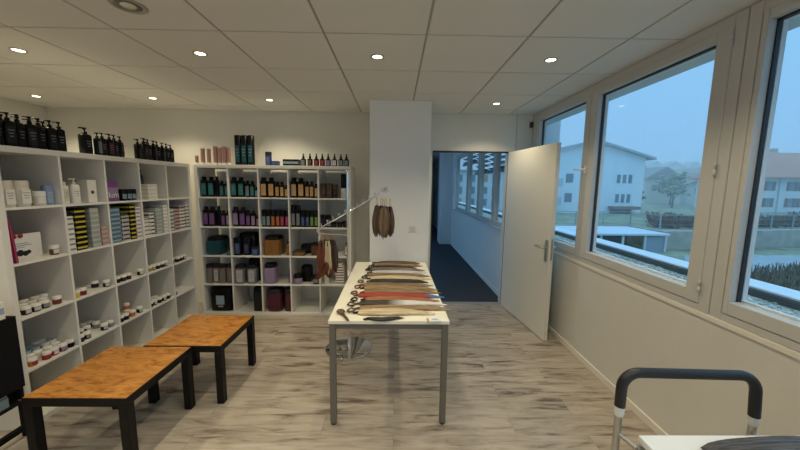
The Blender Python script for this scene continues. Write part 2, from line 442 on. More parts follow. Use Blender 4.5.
obj('body', MB().box(-.29, .29, -.6, .6, 0, 2.1, bevel=.01), mat('dark_cabinet', (.06, .07, .09), .5), cbn)
obj('door', MB().box(.291, .305, -.58, -.01, .06, 2.05, bevel=.003).box(.291, .305, .01, .58, .06, 2.05, bevel=.003), mat('dark_cabinet_front', (.09, .10, .13), .4), cbn)

# ---------------------------------------------------------------- the door
struct('door_frame', MB().box(DX0 - .001, DX0 + .012, YB - .006, YB + .1, 0, DH).box(DX1 - .004, DX1 + .006, YB - .006, YB + .006, 0, DH).box(DX0, DX1, YB - .006, YB + .03, DH - .012, DH + .008), M_BLACKTRIM)
dr = link('door_1', None, None, (1.462, YB - .035, .008), math.atan2(-1.02, .12)); dr['kind'] = 'structure'
LW = 1.035
obj('leaf', MB().box(0, LW, -.021, .021, 0, 2.035, bevel=.003), M_DOOR, dr)
for sgn, nm in ((-1, 'door_handle'), (1, 'door_handle')):
    h = MB().box(LW - .075, LW - .035, sgn * .0215, sgn * .029, .84, 1.06, bevel=.003)
    h.tube([(LW - .055, sgn * .028, .985), (LW - .055, sgn * .07, .985), (LW - .065, sgn * .078, .985), (LW - .18, sgn * .078, .985)], [.010, .010, .010, .009], 12)
    h.lathe([(.009, 0), (.009, .004)], 10, LW - .055, 0)
    obj(nm, h, M_METAL, dr)
obj('lock_plate', MB().box(LW, LW + .002, -.010, .010, .86, 1.08), mat('lock_metal', (.5, .5, .5), .3, metal=1), dr)
for z in (.25, 1.75): obj('hinge', MB().lathe([(.009, z), (.009, z + .10)], 10, -.004, .0), M_METAL, dr)
# light switch / socket on the pillar
sk = thing('wall_switch', 'small white square wall switch on the white pillar', 'switch', (.19, 3.62, 1.12))
obj('cover_plate', MB().box(-.041, .041, -.008, 0, -.041, .041, bevel=.003), M_WHITEPL, sk)
obj('button', MB().box(-.026, .026, -.012, -.008, -.026, .026, bevel=.002), mat('switch_button', (.68, .67, .64), .4), sk)

# ---------------------------------------------------------------- downlights
def downlight(x, y, where, on=True, R=.048):
    t = thing('downlight', where, 'ceiling light', (x, y, H), 0, 'recessed ceiling downlights')
    obj('trim_ring', MB().lathe([(R * .72, -.001), (R * .74, -.004), (R * .95, -.005), (R, -.001), (R, .001), (R * .72, .001)], 28), mat('ring_metal', (.40, .38, .33), .3, metal=.8), t)
    if on:
        obj('lamp', MB().lathe([(R * .70, -.0015), (R * .70, .002)], 24), mat('lamp_glow', (1, .9, .7), .4, emit=(1.0, .88, .62), es=7.0), t)
        l = bpy.data.lights.new('lamp_light', 'SPOT')
        l.energy = LAMP_WATTS; l.color = LAMP_COLOR; l.spot_size = math.radians(128); l.spot_blend = .75; l.shadow_soft_size = .035
        o = link('lamp_light', l, t, (0, 0, -.03))
    else:
        obj('lamp', MB().lathe([(R * .70, -.0012), (R * .55, -.0018), (R * .01, -.002)], 24), mat('lamp_recess', (.10, .095, .085), .3), t); obj('bulb', MB().lathe([(R * .42, -.0022), (R * .36, -.006), (R * .01, -.008)], 24), mat('lamp_off', (.72, .70, .62), .25), t)
    return t
LX = [-3.922, -2.668, -1.398, -.143, 1.105]
LY = [3.69, 2.43, 1.18, -.07, -1.32]
NM = {(0, 0): 'round downlight nearest the left edge, in the row by back wall', (1, 0): 'round downlight near back wall, right of the left black bottles',
      (2, 0): 'round downlight above the back shelf unit near back wall', (4, 0): 'round downlight just in front of the door lintel',
      (1, 1): 'bright downlight at far left, second row from back wall', (2, 1): 'bright downlight left of centre, second row from back wall',
      (3, 1): 'bright downlight at middle of ceiling, straight in front of pillar', (4, 1): 'bright downlight nearest the big window, second row from back wall'}
for i, x in enumerate(LX):
    for j, y in enumerate(LY):
        if (i, j) in ((3, 0),) or (i == 0 and j > 2): continue
        if (i, j) in NM: downlight(x, y, NM[(i, j)])
        elif j >= 2 and i > 0: downlight(x, y, 'recessed downlight behind the viewpoint, %s row back, %s from left' % (ORD[j], ORD[i]))
        else: downlight(x, y, 'recessed downlight beyond the left frame edge, %s row from back wall' % ORD[j])
downlight(-1.40, 1.815, 'larger unlit round downlight with wide rim at top left', False, .085)

# ================================================================= shelf units
def shelf_unit(name, label, loc, rz, back):
    """front faces -y, spans x -.91...91, depth 0...39"""
    t = thing(name, label, 'shelf unit', loc, rz)
    e = .91; th = .038; D = .39
    for s in (-1, 1):
        a, b = sorted((s * e, s * (e - th)))
        obj('side_panel', MB().box(a, b, 0, D, 0, 2 * e, bevel=.0015, seg=1), M_SHELF, t)
    obj('top_panel', MB().box(-e + th, e - th, 0, D, 2 * e - th, 2 * e, bevel=.0015, seg=1), M_SHELF, t)
    obj('bottom_panel', MB().box(-e + th, e - th, 0, D, 0, th, bevel=.0015, seg=1), M_SHELF, t)
    for k in range(4):
        z = .91 + .351 * (1.5 - k)
        obj('shelf_board', MB().box(-e + th, e - th, .001, D - .001, z - .008, z + .008), M_SHELF, t)
    for c in range(4):
        x = .351 * (c - 1.5); m = MB()
        for k in range(5):
            zt = .91 + .351 * (2.5 - k) - .008; zb = .91 + .351 * (1.5 - k) + .008
            if k == 0: zt = 2 * e - th
            if k == 4: zb = th
            m.box(x - .008, x + .008, .001, D - .001, zb, zt)
        obj('divider', m, M_SHELF, t)
    if back: obj('back_panel', MB().box(-e, e, D, D + .004, 0, 2 * e), M_SHELFBACK, t)
    return t
UYL, UXL = 2.844, -2.36      # long-left unit: centre y, front x
UXB, UYB = -1.439, 3.804     # back unit: centre x, front y
shelf_unit('cube_shelf_unit', 'white five by five cube shelf unit with closed back on left side', (UXL, UYL, 0), PI / 2, True)
shelf_unit('cube_shelf_unit', 'white open-back cube shelf unit standing against the back wall', (UXB, UYB, 0), 0, False)
def Zs(r): return (.91 + .351 * (1.5 - r) + .008 if r < 4 else .038) + .0008
TOPZ = 1.8208

# ---------------------------------------------------------------- product builders
COL = {
    'black': (.004, .004, .005), 'dark': (.018, .017, .021), 'white': (.78, .76, .72), 'cream': (.66, .62, .54), 'teal': (.03, .19, .20), 'deep teal': (.008, .07, .09),
    'purple': (.18, .07, .24), 'lilac': (.30, .22, .36), 'orange': (.50, .14, .03), 'tan': (.58, .34, .13), 'red': (.30, .03, .03), 'maroon': (.085, .015, .03), 'green': (.17, .30, .05),
    'blue': (.05, .09, .24), 'grey': (.22, .23, .24), 'light blue': (.30, .42, .52), 'grey-blue': (.20, .28, .32), 'pink': (.40, .22, .19), 'brown': (.10, .05, .025), 'amber': (.27, .12, .03),
    'yellow': (.55, .46, .05), 'olive': (.16, .13, .03), 'grey-green': (.33, .38, .36), 'dark blue': (.02, .03, .12), 'silver': (.5, .5, .5), 'magenta': (.42, .04, .14), 'periwinkle': (.22, .27, .48), 'pink-white': (.52, .40, .38),
    'taupe': (.20, .165, .14), 'blue dusk': (.10, .17, .25)}
def cm(c, rough=.4): return mat('product_' + c.replace(' ', '_').replace('-', '_') + ('' if rough == .4 else '_gloss'), COL[c], rough, spec=.2 if c in ('black', 'dark') else .4)

def jar(label, group, loc, body='dark', lid='white', lab=None, r=.0245, h=.054, rz=0):
    t = thing('product_jar', label, 'jar', loc, rz, group)
    link('body', cached(('jb', body, r, h), lambda: MB().lathe([(r * .9, 0), (r * .97, .003), (r * .97, h * .66), (r * .9, h * .68)], 18).mesh('body', cm(body))), t)
    link('lid', cached(('jl', lid, r, h), lambda: MB().lathe([(r * 1.02, h * .64), (r * 1.02, h * .96), (r * .96, h), (r * .3, h * 1.0)], 18).mesh('lid', cm(lid))), t)
    if lab:
        def lb():
            m = MB(); n = 8; vs = []
            for k in range(n + 1):
                a = -PI / 2 - .9 + 1.8 * k / n
                for z in (h * .16, h * .58): vs.append((r * .985 * math.cos(a), r * .985 * math.sin(a), z))
            return m.add(vs, [[2 * k, 2 * k + 2, 2 * k + 3, 2 * k + 1] for k in range(n)], True).mesh('label', cm(lab))
        link('label', cached(('jlab', lab, r, h), lb), t)
    return t

def bottle(label, group, loc, body, cap, lab, w, h, name='product_bottle', top='cap', rz=0, cat='bottle', sq=.6, dep=.75, caph=None):
    """h total height, w width"""
    r = w / 2
    t = thing(name, label, cat, loc, rz, group)
    ch = caph if caph is not None else (.16 * h if top == 'cap' else .235 * h)
    bh = h - ch
    link('body', cached(('bb', body, w, h, sq, dep, ch), lambda: MB().lathe([(r * .92, 0), (r, .004), (r, bh * .92), (r * .82, bh * .975), (r * .42, bh), (r * .4, bh + .001)], 20, sy=dep, sq=sq).mesh('body', cm(body, .3))), t)
    if top == 'cap':
        fn = lambda: MB().lathe([(r * .62, bh * .93), (r * .62, h - .003), (r * .55, h), (r * .1, h)], 16, sy=dep).mesh('cap', cm(cap))
        link('cap', cached(('bc', cap, w, h, ch), fn), t)
    elif top == 'full':
        fn = lambda: MB().lathe([(r * 1.0, bh * .90), (r * 1.0, h - .004), (r * .9, h), (r * .1, h)], 18, sy=dep, sq=sq).mesh('cap', cm(cap))
        link('cap', cached(('bf', cap, w, h, ch), fn), t)
    elif top == 'pump':
        def fp():
            m = MB().lathe([(r * .42, bh * .97), (r * .42, bh + ch * .35), (r * .16, bh + ch * .38), (r * .16, bh + ch * .72), (r * .32, bh + ch * .74), (r * .34, h), (r * .1, h)], 14)
            m.tube([(0, 0, bh + ch * .86), (-r * .9, 0, bh + ch * .9), (-r * 1.15, 0, bh + ch * .78)], [r * .16, r * .14, r * .1], 8)
            return m.mesh('pump', cm(cap))
        link('pump', cached(('bp', cap, w, h, ch), fp), t)
    elif top == 'dropper':
        def fd():
            m = MB().lathe([(r * .46, bh * .95), (r * .46, bh + ch * .45), (r * .24, bh + ch * .5), (r * .28, bh + ch * .85), (r * .12, h), (r * .02, h)], 14)
            return m.mesh('dropper', cm(cap))
        link('dropper', cached(('bd', cap, w, h, ch), fd), t)
    if lab:
        def fl():
            y = -r * dep - .0008; a = r * .66
            m = MB().box(-a, a, y, y + .003, bh * .12, bh * .80)
            return m.mesh('label', cm(lab))
        link('label', cached(('bl', lab, w, h, dep, ch), fl), t)
        def fs():
            y = -r * dep - .0014; a = r * .5; m = MB()
            for q in range(3): m.box(-a * (1 - .2 * q), a * (1 - .2 * q), y, y + .001, bh * (.62 - .12 * q), bh * (.65 - .12 * q))
            return m.mesh('label_print', cm('grey'))
        link('label_print', cached(('bs', w, h, dep, ch), fs), t)
    return t

def carton(label, group, loc, c, accent, sx, sy, sz, rz=0, name='product_box', cat='box'):
    """sx width along local x, front at -y; flat band and a printed spot on the front face"""
    def f():
        m = MB().box(-sx / 2, sx / 2, 0, sy, 0, sz, bevel=.001, seg=1)
        m.box(-sx / 2 + .003, sx / 2 - .003, -.0006, .001, sz * .30, sz * .66, mi=1)
        m.box(-sx / 2 - .0006, -sx / 2 + .001, .004, sy - .004, sz * .30, sz * .66, mi=1)
        return m.mesh('product_box', [cm(c), cm(accent)])
    o = link(name, cached(('ct', c, accent, sx, sy, sz), f), None, loc, rz)
    return tag(o, label, cat, group)

LU = 'left unit'; BU = 'back unit'
RZL = PI / 2     # local -y -> world +x
# -------- top of the left unit: black pump bottles
def lpump(y, x, w, h, lab, label, g):
    bottle(label, g, (x, y, TOPZ), 'black', 'black', lab, w, h, 'pump_bottle', 'pump', RZL + random.uniform(-.3, .3), 'bottle')
ga = [(2.005, -2.43), (2.066, -2.42), (2.127, -2.43), (2.188, -2.42), (2.250, -2.43), (2.312, -2.42), (2.374, -2.42), (2.05, -2.51), (2.12, -2.52), (2.20, -2.51), (2.28, -2.52), (2.355, -2.51)]
for k, (y, x) in enumerate(ga):
    row = 'front' if k < 7 else 'rear'; n = k if k < 7 else k - 7
    lpump(y + .026, x, .058 if k < 7 else .062, .208, 'dark' if k % 2 else 'black', 'black pump bottle, %s from left, %s row, leftmost cluster atop left unit' % (ORD[n], row), 'leftmost cluster of black pump bottles')
gb = [(2.590, .078, .205, -2.44, 'black'), (2.661, .052, .178, -2.41, 'grey'), (2.716, .054, .185, -2.42, 'dark'), (2.772, .054, .185, -2.41, 'maroon'), (2.829, .054, .185, -2.42, 'dark'), (2.887, .054, .18, -2.42, 'dark')]
for k, (y, w, h, x, lab) in enumerate(gb):
    d = ['largest and leftmost', 'second with grey label', 'third', 'fourth with maroon label', 'fifth', 'rightmost'][k]
    lpump(y + .022, x, w, h, lab, 'black pump bottle, %s in middle cluster atop left unit' % d, 'middle cluster of black pump bottles')
gc = [(3.180, .066, .205, -2.42), (3.242, .058, .20, -2.43), (3.302, .058, .198, -2.42), (3.362, .058, .196, -2.43), (3.422, .058, .192, -2.42), (3.482, .058, .19, -2.42), (3.545, .058, .185, -2.42), (3.22, .06, .2, -2.51), (3.34, .06, .19, -2.51)]
for k, (y, w, h, x) in enumerate(gc):
    row = 'front' if k < 7 else 'rear'; n = k if k < 7 else k - 7
    lpump(y, x, w, h, 'dark', 'black pump bottle, %s from left, %s row, right cluster atop left unit' % (ORD[n], row), 'right cluster of black pump bottles')

# -------- left unit, row 1
z = Zs(0)
G = 'toiletries in top row of left unit'
bottle('large cream rounded bottle, leftmost in top row of left unit', G, (-2.44, 2.045, z), 'cream', 'cream', 'white', .075, .165, top='full', rz=RZL, sq=.9, dep=.9, caph=.03)
bottle('large cream rounded bottle, second from left in top row of left unit', G, (-2.44, 2.13, z), 'cream', 'cream', 'white', .08, .165, top='full', rz=RZL, sq=.9, dep=.9, caph=.03)
bottle('narrow cream bottle behind the small white tub, top row of left unit', G, (-2.53, 2.23, z), 'cream', 'white', None, .045, .125, rz=RZL)
jar('small cream tub with white lid beside blue pouch, top row of left unit', G, (-2.42, 2.215, z), 'cream', 'white', 'white', .033, .095, RZL)
bottle('periwinkle blue pouch bottle left of divider, top row of left unit', G, (-2.425, 2.276, z), 'periwinkle', 'periwinkle', 'light blue', .055, .135, top='full', rz=RZL, sq=.5, caph=.02)
carton('pale blue box behind the white tub, top row of left unit', G, (-2.60, 2.24, z), 'light blue', 'periwinkle', .09, .05, .15, RZL)
bottle('white squeeze bottle beside first divider, top row of left unit', G, (-2.41, 2.375, z), 'white', 'cream', 'cream', .05, .16, rz=RZL)
bottle('clear white spray bottle with pump, top row second column of left unit', G, (-2.42, 2.46, z), 'white', 'cream', 'white', .062, .185, top='pump', rz=RZL)
bottle('slim white pump bottle behind, top row second column of left unit', G, (-2.55, 2.50, z), 'white', 'silver', None, .045, .175, top='pump', rz=RZL)
o = carton('tall white box with round dark emblem, top row of left unit', G, (-2.40, 2.585, z), 'white', 'white', .075, .07, .175, RZL)
obj('emblem', MB().lathe([(.014, 0), (.014, .0008)], 20), cm('brown'), o).matrix_local = Matrix.Translation((.0, -.0008, .08)) @ Matrix.Rotation(PI / 2, 4, 'X')
o = carton('purple box with white lettering, top row third column of left unit', G, (-2.385, 2.755, z), 'purple', 'lilac', .10, .06, .175, RZL)
tx = bpy.data.curves.new('lettering', 'FONT'); tx.body = 'lum'; tx.size = .068; tx.extrude = .0004; tx.align_x = 'CENTER'
tmp = bpy.data.objects.new('lettering_tmp', tx); C.objects.link(tmp); bpy.context.view_layer.update()
tme = bpy.data.meshes.new_from_object(tmp.evaluated_get(bpy.context.evaluated_depsgraph_get())); bpy.data.objects.remove(tmp)
tme.name = 'lettering'; tme.materials.clear(); tme.materials.append(cm('white'))
lt = link('lettering', tme, o); lt.rotation_euler = (PI / 2, 0, 0); lt.location = (0, -.002, .03)
for k, y in enumerate((2.865, 2.92, 2.97)):
    jar('black lidded jar, %s of three beside the purple box in left unit' % ORD[k], 'three black jars in the top row', (-2.40, y, z), 'black', 'black', 'grey-blue', .0275, .10, RZL)
for k in range(4):
    carton('flat white carton, %s from top of four-high stack in top row' % ORD[3 - k], 'white cartons in the top row', (-2.385, 3.20, z + k * .0358), 'white', 'cream', .12, .16, .035, RZL)
bottle('tall dark slim bottle behind the white carton stack, top row', G, (-2.56, 3.28, z), 'dark', 'dark blue', 'dark blue', .05, .29, rz=RZL)

# -------- left unit, row 2: stacks of flat colour boxes
STK = [(1, 2.333, 2.383, 7, .037, 'white', 'grey', 'white-grey'), (1, 2.390, 2.478, 8, .0385, 'black', 'yellow', 'black-yellow'), (1, 2.512, 2.588, 8, .038, 'grey-green', 'silver', 'grey-green'),
       (1, 2.598, 2.654, 4, .037, 'pink-white', 'pink', 'pink'),
       (2, 2.688, 2.785, 8, .0365, 'blue dusk', 'light blue', 'blue-white'), (2, 2.798, 2.872, 6, .036, 'silver', 'dark', 'grey'), (2, 2.883, 2.948, 8, .0385, 'black', 'yellow', 'black-yellow'),
       (2, 2.954, 3.006, 8, .0355, 'white', 'lilac', 'lilac-white'),
       (3, 3.040, 3.108, 4, .038, 'white', 'grey', 'white-grey'), (3, 3.114, 3.170, 6, .036, 'white', 'black', 'white-black'), (3, 3.195, 3.280, 7, .0365, 'grey-green', 'silver', 'grey-green'),
       (3, 3.300, 3.358, 8, .0345, 'white', 'silver', 'white-silver'),
       (4, 3.390, 3.452, 6, .040, 'grey', 'white', 'grey-white'), (4, 3.458, 3.545, 6, .037, 'pink-white', 'maroon', 'maroon-white'), (4, 3.549, 3.638, 6, .0365, 'white', 'maroon', 'white-maroon'),
       (4, 3.655, 3.708, 7, .037, 'white', 'black', 'white-black')]
z = Zs(1)
tops = {}
for (c, a, b, n, h, c1, c2, nm) in STK:
    for k in range(n):
        jx = random.uniform(-.002, .002)
        carton('%s flat box, %s from top of stack, second shelf, cell %s, left unit' % (nm, ORD[n - 1 - k], NUM[c]), '%s boxes stacked in the second row, column %d' % (nm, c + 1),
               (-2.372 + jx, (a + b) / 2, z + k * (h + .0004)), c1, c2, round(b - a - .003, 4), .15, h, RZL)
    tops[(c, nm)] = (a, b, z + n * (h + .0004))
for (c, nm, c1, c2, h, lab) in [(1, 'white-grey', 'black', 'dark', .035, 'single black box on top of the white-grey stack, left unit'), (2, 'grey', 'olive', 'dark', .036, 'single olive box on top of the grey stack, left unit'),
                                (3, 'white-grey', 'grey', 'silver', .036, 'single grey box on top of the short white-grey stack, left unit'), (4, 'white-maroon', 'pink-white', 'maroon', .035, 'single pink box crowning the white-maroon stack, left unit')]:
    a, b, zt = tops[(c, nm)]
    carton(lab, 'single boxes on top of the stacks', (-2.376, (a + b) / 2, zt), c1, c2, round(b - a - .012, 4), .14, h, RZL)
# row 2 column 1: magenta book, white photo card, jar
bk = thing('book', 'magenta hardcover book leaning at the left end of second row', 'book', (-2.40, 1.994, z + .0006))
bk.rotation_euler = (math.radians(3), 0, 0)
obj('cover', MB().box(-.11, .03, 0, .003, 0, .27).box(-.11, .03, .013, .016, 0, .27).box(.027, .03, 0, .016, 0, .27), cm('magenta'), bk)
obj('pages', MB().box(-.105, .027, .003, .013, .004, .266), cm('cream'), bk)
pc = thing('photo_card', 'white display card with red ribbon and dark photos, second row', 'card', (-2.50, 2.135, z), RZL)
obj('card', MB().box(-.105, .135, 0, .012, 0, .16, bevel=.001, seg=1), cm('white'), pc)
obj('picture', MB().ball((-.03, -.001, .03), .02, 6, sc=(1, .08, 1)).ball((.0, -.001, .035), .022, 6, sc=(1, .08, 1)).ball((.03, -.001, .028), .018, 6, sc=(1, .08, 1)).ball((.05, -.001, .035), .014, 6, sc=(1, .08, 1)), cm('dark'), pc)
obj('ribbon', MB().ball((-.025, -.003, .148), .014, 6, sc=(1, .4, 1)).ball((.01, -.003, .150), .016, 6, sc=(1, .4, 1)), cm('red'), pc)
obj('lettering_lines', MB().box(-.07, .05, -.0006, 0, .095, .100).box(-.07, .07, -.0006, 0, .082, .087).box(-.06, .03, -.0006, 0, .070, .074), cm('grey-blue'), pc)
jar('single small brown jar beside the white display card', G, (-2.41, 2.262, z), 'brown', 'white', 'cream', .0255, .066, RZL)

# -------- left unit rows 3, 4: little jars
def jars(r, c, row, items, x):
    n = len(items)
    for k, (y, body, lid, lab) in enumerate(items):
        jar('%s %s-lidded jar, %s in %s row, %s shelf, cell %s, left unit' % (body, lid, ORD[k], row, ORD[r], NUM[c]), 'small jars in the %s row of the left unit' % ORD[r],
            (x + random.uniform(-.004, .004), min(max(y, UYL + .351 * (c - 2) - .141), UYL + .351 * (c - 2) + .141), Zs(r)), body, lid, lab, rz=RZL + random.uniform(-.2, .2))
jars(2, 0, 'front', [(2.045, 'dark', 'white', 'silver'), (2.100, 'dark', 'white', 'silver'), (2.156, 'dark', 'white', 'grey'), (2.235, 'red', 'white', 'brown')], -2.405)
jars(2, 0, 'middle', [(2.03, 'cream', 'white', None), (2.085, 'brown', 'white', 'tan'), (2.142, 'brown', 'cream', None), (2.205, 'brown', 'white', None)], -2.475)
jars(2, 0, 'rear', [(2.10, 'brown', 'cream', None), (2.16, 'brown', 'white', None), (2.225, 'brown', 'white', None), (2.285, 'cream', 'white', None)], -2.55)
jars(3, 0, 'fourth', [(2.12, 'dark blue', 'light blue', None), (2.19, 'grey-blue', 'light blue', None), (2.25, 'grey', 'white', None), (2.305, 'cream', 'white', None)], -2.605)
jars(3, 1, 'third', [(2.44, 'dark blue', 'grey-blue', None), (2.50, 'grey', 'white', None), (2.56, 'cream', 'white', None), (2.62, 'dark', 'white', None)], -2.57)
jars(2, 1, 'front', [(2.362, 'yellow', 'white', None), (2.418, 'red', 'white', 'maroon'), (2.625, 'dark', 'white', 'silver')], -2.40)
jars(2, 1, 'rear', [(2.60, 'dark', 'white', None)], -2.47)
jars(2, 2, 'front', [(2.725, 'dark', 'white', None), (2.780, 'dark', 'white', 'maroon'), (2.835, 'dark', 'white', 'maroon'), (2.975, 'dark', 'white', 'cream')], -2.40)
jars(2, 3, 'front', [(3.085, 'yellow', 'white', 'green'), (3.140, 'pink', 'white', None), (3.195, 'dark', 'white', None), (3.250, 'maroon', 'white', 'dark'), (3.305, 'dark', 'white', 'silver')], -2.40)
jars(2, 4, 'front', [(3.41, 'dark', 'white', None), (3.49, 'dark', 'white', None), (3.545, 'dark', 'white', 'maroon'), (3.605, 'dark', 'white', 'silver')], -2.40)
jars(3, 0, 'front', [(2.035, 'orange', 'white', 'red'), (2.118, 'red', 'white', None), (2.172, 'red', 'white', 'cream'), (2.228, 'maroon', 'white', 'lilac'), (2.285, 'black', 'white', None)], -2.400)
jars(3, 0, 'second', [(2.075, 'olive', 'white', None), (2.13, 'cream', 'white', None), (2.185, 'lilac', 'white', None), (2.242, 'cream', 'white', None)], -2.465)
jars(3, 0, 'third', [(2.055, 'dark blue', 'light blue', None), (2.115, 'grey-blue', 'light blue', None), (2.175, 'dark', 'light blue', None), (2.235, 'brown', 'white', None), (2.29, 'cream', 'white', None)], -2.535)
jars(3, 1, 'front', [(2.36, 'dark', 'white', None), (2.415, 'dark', 'white', 'grey'), (2.565, 'dark', 'white', 'silver'), (2.625, 'grey', 'white', 'lilac')], -2.40)
jars(3, 1, 'rear', [(2.40, 'dark blue', 'grey-blue', None), (2.46, 'dark', 'white', None), (2.52, 'dark', 'white', 'cream'), (2.60, 'grey', 'white', None)], -2.50)
jars(3, 2, 'front', [(2.72, 'dark', 'white', None), (2.775, 'dark', 'white', None), (2.850, 'orange', 'white', 'orange'), (2.935, 'black', 'white', 'silver')], -2.40)
jars(3, 2, 'rear', [(2.77, 'pink', 'white', None), (2.875, 'orange', 'white', None)], -2.47)
jar('orange jar with cream lid stacked on the rear orange jar', 'small jars in the fourth row of the left unit', (-2.47, 2.875, Zs(3) + .0545), 'orange', 'cream', 'orange', rz=RZL)
jars(3, 3, 'front', [(3.065, 'dark', 'white', None), (3.125, 'black', 'white', 'silver'), (3.185, 'dark', 'white', None), (3.245, 'black', 'white', 'silver'), (3.305, 'dark', 'white', None)], -2.40)
jars(3, 3, 'rear', [(3.10, 'white', 'white', None), (3.16, 'white', 'white', None), (3.22, 'white', 'white', None)], -2.47)
jars(3, 4, 'front', [(3.42, 'brown', 'white', 'lilac')], -2.40)

# -------- back unit
def bx(c, px, r=0):
    """x for a picture column inside cell c (front plane)"""
    return UXB + .351 * (c - 2) - .1675 + px * .335
def brow(r, c, items, y0=3.865, g=None):
    lo, hi = bx(c, 0) + .002, bx(c, 1) - .002
    ws = [it[4] * 1.07 for it in items]; tot = sum(ws) + .002 * len(ws)
    if tot > hi - lo: ws = [q * (hi - lo) / tot for q in ws]
    xs = []; edge = lo
    for it, q in zip(items, ws):
        p = max(bx(c, it[0]) - .014, edge + q / 2); xs.append(p); edge = p + q / 2 + .0015
    edge = hi
    for k in range(len(xs) - 1, -1, -1):
        xs[k] = min(xs[k], edge - ws[k] / 2); edge = xs[k] - ws[k] / 2 - .0015
    for k, (fx, body, cap, lab, w, h, top, words) in enumerate(items):
        bottle('%s, %s from left, %s shelf, cell %s, back unit' % (words, ORD[k], ORD[r], NUM[c]), g or 'bottles in the %s row of the back unit' % ORD[r],
               (xs[k], y0 + random.uniform(-.006, .006), Zs(r)), body, cap, lab, round(ws[k], 4), h, top=top)
T = 'teal'
def big(w, fx, lab, words, body='black', h=.235, top='cap'): return (fx, body, 'black', lab, w, h, top, words)
brow(0, 0, [big(.078, .13, T, 'large black bottle with teal label'), big(.078, .38, T, 'large black bottle with teal label'), big(.05, .60, None, 'slim all-black bottle', h=.24), big(.055, .76, T, 'medium teal-label bottle', h=.19), big(.055, .93, T, 'medium teal-label bottle', h=.19)])
brow(0, 1, [big(.078, .13, T, 'large teal-label bottle'), big(.078, .38, T, 'large teal-label bottle'), big(.055, .58, 'grey-blue', 'medium pale teal bottle', h=.195), big(.055, .74, T, 'medium teal-label bottle', h=.19), big(.045, .92, 'grey-blue', 'small short teal bottle', h=.12)])
brow(0, 2, [big(.082, .14, 'tan', 'large tan bottle with black cap', h=.235), big(.082, .41, 'tan', 'large tan bottle with black cap', h=.235), big(.052, .62, 'tan', 'medium tan bottle', h=.185), big(.052, .79, 'tan', 'medium tan bottle', h=.185), big(.045, .94, 'tan', 'small tan bottle', h=.15)])
brow(0, 3, [big(.082, .14, 'tan', 'large tan-label bottle'), big(.082, .40, 'tan', 'large tan-label bottle'), big(.052, .61, 'tan', 'medium tan-label bottle', h=.195), big(.052, .77, 'tan', 'medium tan-label bottle', h=.195), big(.045, .93, 'tan', 'small tan-label bottle', h=.17)])
brow(0, 4, [(.10, 'brown', 'brown', 'brown', .065, .175, 'full', 'dark brown bottle'), (.30, 'brown', 'brown', 'brown', .065, .175, 'full', 'dark brown bottle'), (.50, 'brown', 'brown', 'dark', .06, .165, 'full', 'dark brown bottle')], 3.88)
bottle('tall bottle with black upper and grey lower half, top right cell', 'bottles in the first row of the back unit', (bx(4, .86), 3.85, Zs(0)), 'silver', 'black', None, .07, .285, top='full', sq=.4, caph=.155)
P = 'purple'
brow(1, 0, [big(.075, .13, P, 'large black bottle with purple label'), big(.082, .39, P, 'large black bottle with purple label'), big(.05, .60, None, 'slim black bottle', h=.24), big(.055, .78, P, 'medium purple-label bottle', h=.19), big(.055, .94, 'lilac', 'medium lilac-label bottle', h=.19)])
brow(1, 1, [big(.078, .14, 'lilac', 'large lilac-label bottle'), big(.078, .38, P, 'large purple-label bottle'), big(.055, .57, P, 'medium purple-label bottle', h=.195), big(.055, .72, 'lilac', 'medium lilac-label bottle', h=.19), big(.045, .92, 'lilac', 'small lilac-label bottle', h=.14)])
brow(1, 2, [big(.056, .10, 'grey-blue', 'grey-blue label can', h=.205, top='full'), big(.056, .27, 'grey-blue', 'grey-blue label can', h=.205, top='full'), big(.056, .44, 'orange', 'orange label can', h=.205, top='full'), big(.056, .60, 'orange', 'orange label can', h=.205, top='full'),
            big(.056, .76, 'magenta', 'magenta label can', h=.205, top='full'), big(.056, .92, 'magenta', 'magenta label can', h=.205, top='full')])
brow(1, 3, [big(.056, .10, 'grey', 'tall dark grey can', h=.265, top='full'), big(.056, .28, 'grey', 'tall dark grey can', h=.265, top='full'), big(.052, .46, 'blue', 'blue label can', h=.20, top='full'), big(.052, .61, 'blue', 'blue label can', h=.20, top='full'),
            big(.052, .77, 'green', 'green label can', h=.20, top='full'), big(.052, .92, 'green', 'green label can', h=.20, top='full')])
brow(1, 4, [(.10, 'dark', 'black', None, .06, .15, 'full', 'short dark bottle'), (.28, 'dark', 'black', 'grey', .06, .15, 'full', 'short dark bottle')])
for k, fx in enumerate((.47, .685, .89)):
    jar('flat dark tin, %s from left in second row column 5 of back unit' % ORD[k], 'dark tins in the back unit', (bx(4, fx), 3.87, Zs(1)), 'dark', 'black', None, .034, .065 if k < 2 else .08)
# rows 3-5: bigger packs
def pack(label, loc, body, cap, lab, sx, sy, h, g='gift packs in the lower rows of the back unit', patch=None):
    t = thing('product_pack', label, 'package', loc, 0, g)
    r = sx / 2
    obj('body', MB().lathe([(r * .90, 0), (r * .98, .006), (r, h * .78), (r * .95, h * .82)], 24, sy=sy / sx, sq=.45), cm(body), t)
    obj('lid', MB().lathe([(r * .97, h * .80), (r * .97, h * .92), (r * .8, h), (r * .1, h)], 24, sy=sy / sx, sq=.5), cm(cap), t)
    if lab:
        m = MB()
        for q in (-1, 1): m.box(q * r * .45 - r * .36, q * r * .45 + r * .36, -sy / 2 - .002, -sy / 2 + .004, h * .12, h * .70)
        obj('label', m, cm(lab), t)
    if patch: obj('label', MB().box(-r * .38, r * .34, -sy / 2 - .003, -sy / 2 + .004, h * .28, h * .66), cm(patch), t)
    return t
z = Zs(2)
pack('teal rounded gift pack with black top, third row column 1', (bx(0, .33), 3.96, z), 'deep teal', 'black', 'deep teal', .185, .25, .215)
